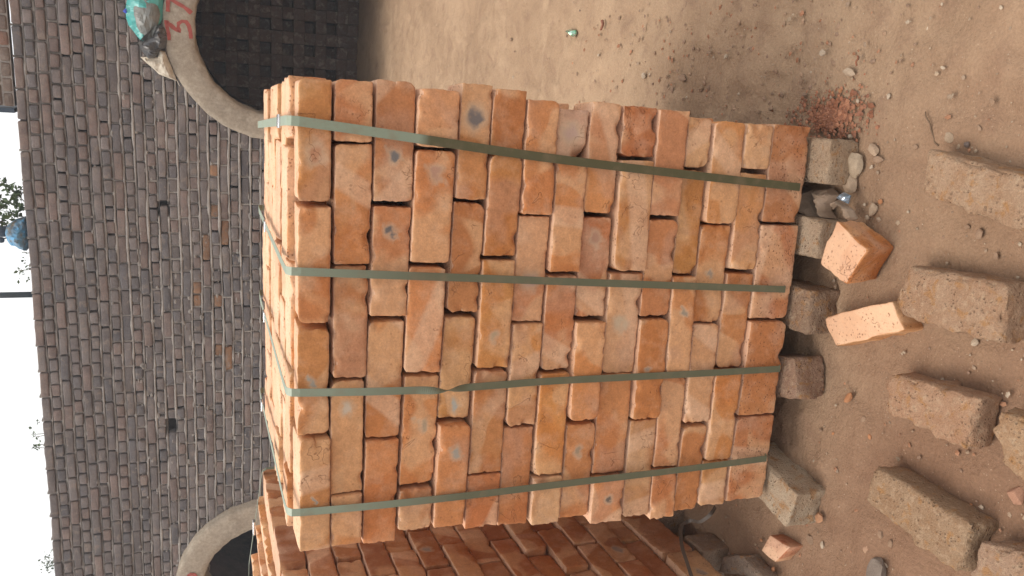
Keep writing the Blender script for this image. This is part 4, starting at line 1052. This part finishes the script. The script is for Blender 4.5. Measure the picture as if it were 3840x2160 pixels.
o = crumple('dark_bag', [whit(*t5(*p), d=.02) for p in ((600, 385), (510, 500), (480, 600), (410, 675), (290, 700), (300, 820), (420, 980), (560, 1000), (640, 850), (740, 820), (750, 600), (720, 490), (650, 430))], -nw, .085, M_DARKF, None, 5, .6, 22, 3); tag(o, 'crumpled dark grey plastic bag between the teal bag and the white sack', 'plastic bag')
o = crumple('white_sack', [whit(*t5(*p), d=.02) for p in ((620, 850), (590, 970), (430, 1010), (300, 965), (415, 1075), (620, 1250), (800, 1335), (920, 1375), (960, 1460), (860, 1220), (770, 1000), (720, 870))], -nw, .05, M_SACK, None, 6, .5, 20, 3); tag(o, 'dirty white folded sack hanging over the arch ring shoulder', 'sack')
bl = empty('blue_bundle', tuple(whit(*tb3(150, 620), d=-.08)), 'blue and brown crumpled cloth bundle on the kiln wall top', 'cloth bundle')
crumple('cloth', [whit(*tb3(*p), d=-.10) for p in ((60, 545), (45, 600), (75, 680), (110, 725), (180, 745), (262, 775), (290, 700), (285, 560), (245, 455), (205, 468), (130, 490), (90, 520))], -nw, .09, M_BLUE, bl, 4, .6, 18, 3, back=.08)
crumple('dark_neck', [whit(*tb3(*p), d=-.10) for p in ((-70, 540), (-70, 640), (0, 642), (52, 640), (66, 590), (62, 540), (0, 545))], -nw, .03, M_NAVY, bl, 5, .3, 18, 2, back=.03)
def tube(pts, r_, n=6, r2=None):
    pts = np.array(pts, float); Tn = np.gradient(pts, axis=0); V = []; m_ = len(pts)
    for i in range(m_):
        t = Tn[i] / np.linalg.norm(Tn[i]); a = np.cross(t, [0.3, .2, 1] if abs(t[2]) < .9 else [1, 0, 0]); a /= np.linalg.norm(a); b_ = np.cross(t, a)
        rr = r_ if r2 is None else lerp(r_, r2, i / (m_ - 1))
        V += [pts[i] + (a * math.cos(k * 6.2832 / n) + b_ * math.sin(k * 6.2832 / n)) * rr for k in range(n)]
    Fc = [(i * n + k, i * n + (k + 1) % n, (i + 1) * n + (k + 1) % n, (i + 1) * n + k) for i in range(m_ - 1) for k in range(n)]
    return V, Fc + [tuple(range(n))[::-1], tuple((m_ - 1) * n + k for k in range(n))]
V, Fc = tube([whit(*tb3(*p), d=-.12) for p in ((70, 650), (40, 658), (15, 668))], .006); obj('stick', V, Fc, M_TWIG, bl)
V, Fc = box_grid(.045, .04, .05, 6, 6, 6, .018); obj('knob', V + whit(*tb3(8, 672), d=-.12), Fc, M_NAVY, bl)
# paper litter between the first two supports
pp = empty('paper_litter', tuple(on_ground(*tr(350, 1050))), 'muddy crumpled paper litter wedged between two support bricks', 'paper litter')
crumple('paper', [on_ground(*tr(*p), h=.004) for p in ((120, 840), (250, 880), (330, 870), (330, 1000), (390, 1120), (440, 1240), (330, 1250), (240, 1190), (90, 1130), (70, 1060))], (0, 0, 1), .050, M_PAPER, pp, 12, .55, 30, 3)
crumple('paper', [on_ground(*tr(*p), h=.012) for p in ((340, 870), (480, 860), (560, 940), (480, 1040), (470, 1120), (540, 1220), (460, 1240), (400, 1130), (350, 1000))], (0, 0, 1), .040, M_PAPER, pp, 14, .5, 30, 3)
crumple('torn_edge', [on_ground(*tr(*p), h=.03) for p in ((480, 1020), (560, 990), (640, 1050), (720, 1110), (765, 1210), (690, 1245), (640, 1200), (620, 1100), (550, 1040), (490, 1100))], (0, 0, 1), .016, M_PAPER, pp, 15, .5, 40, 2)
o = crumple('foil_scrap', [on_ground(*tr(*p), h=.04) for p in ((540, 980), (570, 930), (610, 908), (690, 945), (655, 1045), (600, 1010))], (0, 0, 1), .012, M_FOIL, None, 16, .6, 60, 2); tag(o, 'shiny bluish foil scrap on the muddy paper litter', 'foil')
o = crumple('foil_scrap', [on_ground(*t7(*p), h=.006) for p in ((545, 235), (560, 220), (600, 228), (602, 255), (585, 280), (560, 262))], (0, 0, 1), .02, M_FOILG, None, 18, .6, 60, 2); tag(o, 'small shiny green and silver wrapper far up on the bare dirt', 'wrapper')
V, Fc = tube(catm([on_ground(*t10(*p), h=.005) for p in ((1310, 842), (1312, 880), (1340, 930), (1352, 980), (1372, 1040), (1378, 1075), (1405, 1100))], 4), .0016, 5); o = obj('twig', V, Fc, M_TWIG); tag(o, 'thin curved dark twig on the dirt above the uppermost pale brick', 'twig')
V, Fc = tube(catm([on_ground(*t7(*p), h=.006) for p in ((800, 155), (806, 185), (790, 225))], 5), .006, 6, .004); o = obj('stick', V, Fc, simple('red_stick', (.24, .09, .05), .8)); tag(o, 'short reddish brown stick near the shiny wrapper', 'stick')
V, Fc = tube(catm([on_ground(*t10(*p), h=.004) for p in ((795, 420), (800, 440), (785, 470), (790, 498))], 4), .0022, 5); o = obj('twig', V, Fc, simple('red_twig', (.26, .10, .05), .8)); tag(o, 'tiny reddish twig beside the long flat stone shard', 'twig')
# loose strap end hanging between the packs
K = [hit(*tn(1595, 140), 1, .12), hit(*tn(1545, 215), 1, .10), hit(*tn(1440, 290), 1, .12), hit(*tn(1345, 280), 1, .16), hit(*tn(1272, 325), 1, .16), hit(*tn(1262, 430), 1, .13), hit(*tn(1278, 560), 1, .09), hit(*tn(1315, 680), 1, .05), hit(*tn(1370, 840), 1, .0), hit(*tn(1420, 950), 1, -.05)]
K = catm(K, 6); n = len(K); ang = np.clip((np.arange(n) - 16) / 10, 0, 1) * 1.2
N = np.stack([np.full(n, .3), -np.cos(ang), .3 + np.sin(ang) * .9], 1)
o = strap('loose_strap', K, N, .010, None, np.ones(n), tw if False else np.clip((np.arange(n) - 20) / 8, 0, 1) * 1.25, M_DSTRAP); tag(o, 'dark loose strap end curling down between the two packs', 'strap')

# ------------------------------------------------------------------ things above the kiln top
V, Fc = tube([wp(-2.0, WT - .02, -.2), wp(-2.0, WT + 1.0, -.2), wp(-2.0, WT + 2.2, -.2)], .024, 12); o = obj('steel_pole', V, Fc, M_POLE); tag(o, 'thin dark grey steel pole standing on the kiln wall top', 'pole')
def leaves(C, n, spread, size, seed, along=None):
    r_ = np.random.RandomState(seed); V, Fc = [], []
    for i in range(n):
        if along is not None: c = along[r_.randint(0, len(along))] + r_.normal(0, spread, 3)
        else: c = np.array(C) + r_.normal(0, 1, 3) * spread
        d = r_.normal(0, 1, 3); d /= np.linalg.norm(d); e = np.cross(d, r_.normal(0, 1, 3)); e /= np.linalg.norm(e); s_ = size * r_.uniform(.6, 1.4)
        o = len(V); f = np.cross(d, e) * s_ * .15
        V += [c, c + d * s_ * .5 + e * s_ * .28 + f, c + d * s_, c + d * s_ * .5 - e * s_ * .28 + f]; Fc += [(o, o + 1, o + 2), (o, o + 2, o + 3)]
    return V, Fc
cr = empty('creeper_plant', tuple(wp(-1.25, WT, -.1)), 'straggly leafy creeper growing on the kiln top above the blue bundle', 'plant')
stems = [[(235, 300), (190, 255), (95, 175), (40, 130), (-30, 80)], [(240, 375), (180, 350), (70, 305), (-40, 265)], [(245, 455), (170, 430), (90, 405), (30, 390), (-40, 375)], [(130, 560), (60, 530), (10, 490), (-40, 480)], [(210, 240), (200, 180), (192, 172)]]
al = []
for i, st in enumerate(stems):
    K = catm([whit(*tb3(*p), d=-.10 - .03 * (i % 3)) for p in st], 8); V, Fc = tube(K, .004, 5, .002); obj('stem', V, Fc, M_STEM, cr); al += list(K[4:])
extra = [whit(*tb3(*p), d=-.10) for p in ((130, 240), (130, 225), (60, 320), (65, 300), (180, 380), (185, 400), (165, 320), (195, 300), (40, 490), (30, 500), (140, 460), (50, 180), (30, 130), (80, 410), (200, 345), (190, 360))]
V, Fc = leaves(None, 90, .008, .045, 4, al); V2, F2 = leaves(None, 110, .018, .05, 5, extra)
o = obj('foliage', V + V2, Fc + [tuple(i + len(V) for i in f) for f in F2], M_LEAF, cr, False); o['kind'] = 'stuff'
def tuft(pts, n, label, seed, spread=.015, size=.035):
    e_ = empty('shrub', tuple(wp(0, WT, -.1) * 0 + whit(*pts[-1], d=-.1)), label, 'plant')
    Q = [whit(*p, d=-.1) for p in pts]
    base = [q + np.array([0, 0, -.12]) for q in Q[::3]]
    for q, b_ in zip(Q[::3], base): V, Fc = tube([b_, (q + b_) / 2 + rs.normal(0, .01, 3), q], .003, 5); obj('stem', V, Fc, M_STEM, e_)
    V, Fc = leaves(None, n, spread, size, seed, Q); o = obj('foliage', V, Fc, M_LEAF, e_, False); o['kind'] = 'stuff'
tuft([tb3(*p) for p in ((225, 790), (240, 850), (232, 885), (265, 945), (205, 970), (215, 990), (180, 968), (270, 1060), (180, 1055))], 32, 'sparse small-leaved weed hanging at the wall top beside the pole', 7, .008, .03)
t3 = T(0, 1440, 2.0125)
tuft([t3(*p) for p in ((250, 380), (265, 350), (285, 300), (270, 400), (300, 450), (290, 440), (280, 480), (260, 485), (235, 335), (295, 455))], 40, 'sparse dark weed silhouetted on the wall top left of the pole', 9, .008, .03)
# tree behind the kiln: trunk, limbs and crown
def tree(base, h, crown, label, seed):
    r_ = np.random.RandomState(seed); e_ = empty('tree', tuple(base), label, 'tree'); base = np.array(base)
    tip = base + np.array([.05, 0, h]); K = catm([base, lerp(base, tip, .4) + [.08, .05, 0], lerp(base, tip, .75) + [-.05, 0, 0], tip], 5)
    V, Fc = tube(K, .10, 8, .02); obj('trunk', V, Fc, M_BARK, e_); tips = []
    for i in range(16):
        a = r_.rand() * 6.28; t = r_.uniform(.35, .95); s0 = lerp(base, tip, t); L = crown * (1.15 - t * .7) * r_.uniform(.7, 1.1)
        q = s0 + np.array([math.cos(a) * L, math.sin(a) * L, L * .55]); V, Fc = tube([s0, (s0 + q) / 2 + [0, 0, .05], q], .022, 5, .006); obj('limb', V, Fc, M_BARK, e_)
        for u in np.linspace(.35, 1, 6): tips.append(s0 + (q - s0) * u)
    for u in np.linspace(.6, 1.02, 8): tips.append(lerp(base, tip, u))
    V, Fc = leaves(None, 20000, .055, .03, seed, tips); o = obj('crown', V, Fc, M_LEAF, e_, False); o['kind'] = 'stuff'
b0 = whit(175, 2130, d=-2.2); tree((b0[0], b0[1], 0), b0[2] - .12, .36, 'fuzzy green tree top showing above the kiln wall at far left', 3)

# ------------------------------------------------------------------ smoky air of the kiln yard
hm = bpy.data.materials.new('kiln_smoke'); hm.use_nodes = True; ht = hm.node_tree; ht.nodes.clear()
ho = ht.nodes.new('ShaderNodeOutputMaterial'); hv = ht.nodes.new('ShaderNodeVolumePrincipled')
hv.inputs['Color'].default_value = (.86, .92, 1, 1); hv.inputs['Density'].default_value = .0055; hv.inputs['Anisotropy'].default_value = .2
ht.links.new(hv.outputs[0], ho.inputs['Volume'])
V = [(x, y, z_) for x in (-640, 640) for y in (-640, 640) for z_ in (-1.2, 6.5)]
o = bpy.data.objects.new('haze', mesh('haze', V, [(0, 1, 3, 2), (4, 6, 7, 5), (0, 4, 5, 1), (2, 3, 7, 6), (0, 2, 6, 4), (1, 5, 7, 3)], hm, False)); link(o)
o['kind'] = 'stuff'; o['label'] = 'thin bluish kiln smoke hanging over the yard'; o['category'] = 'haze'
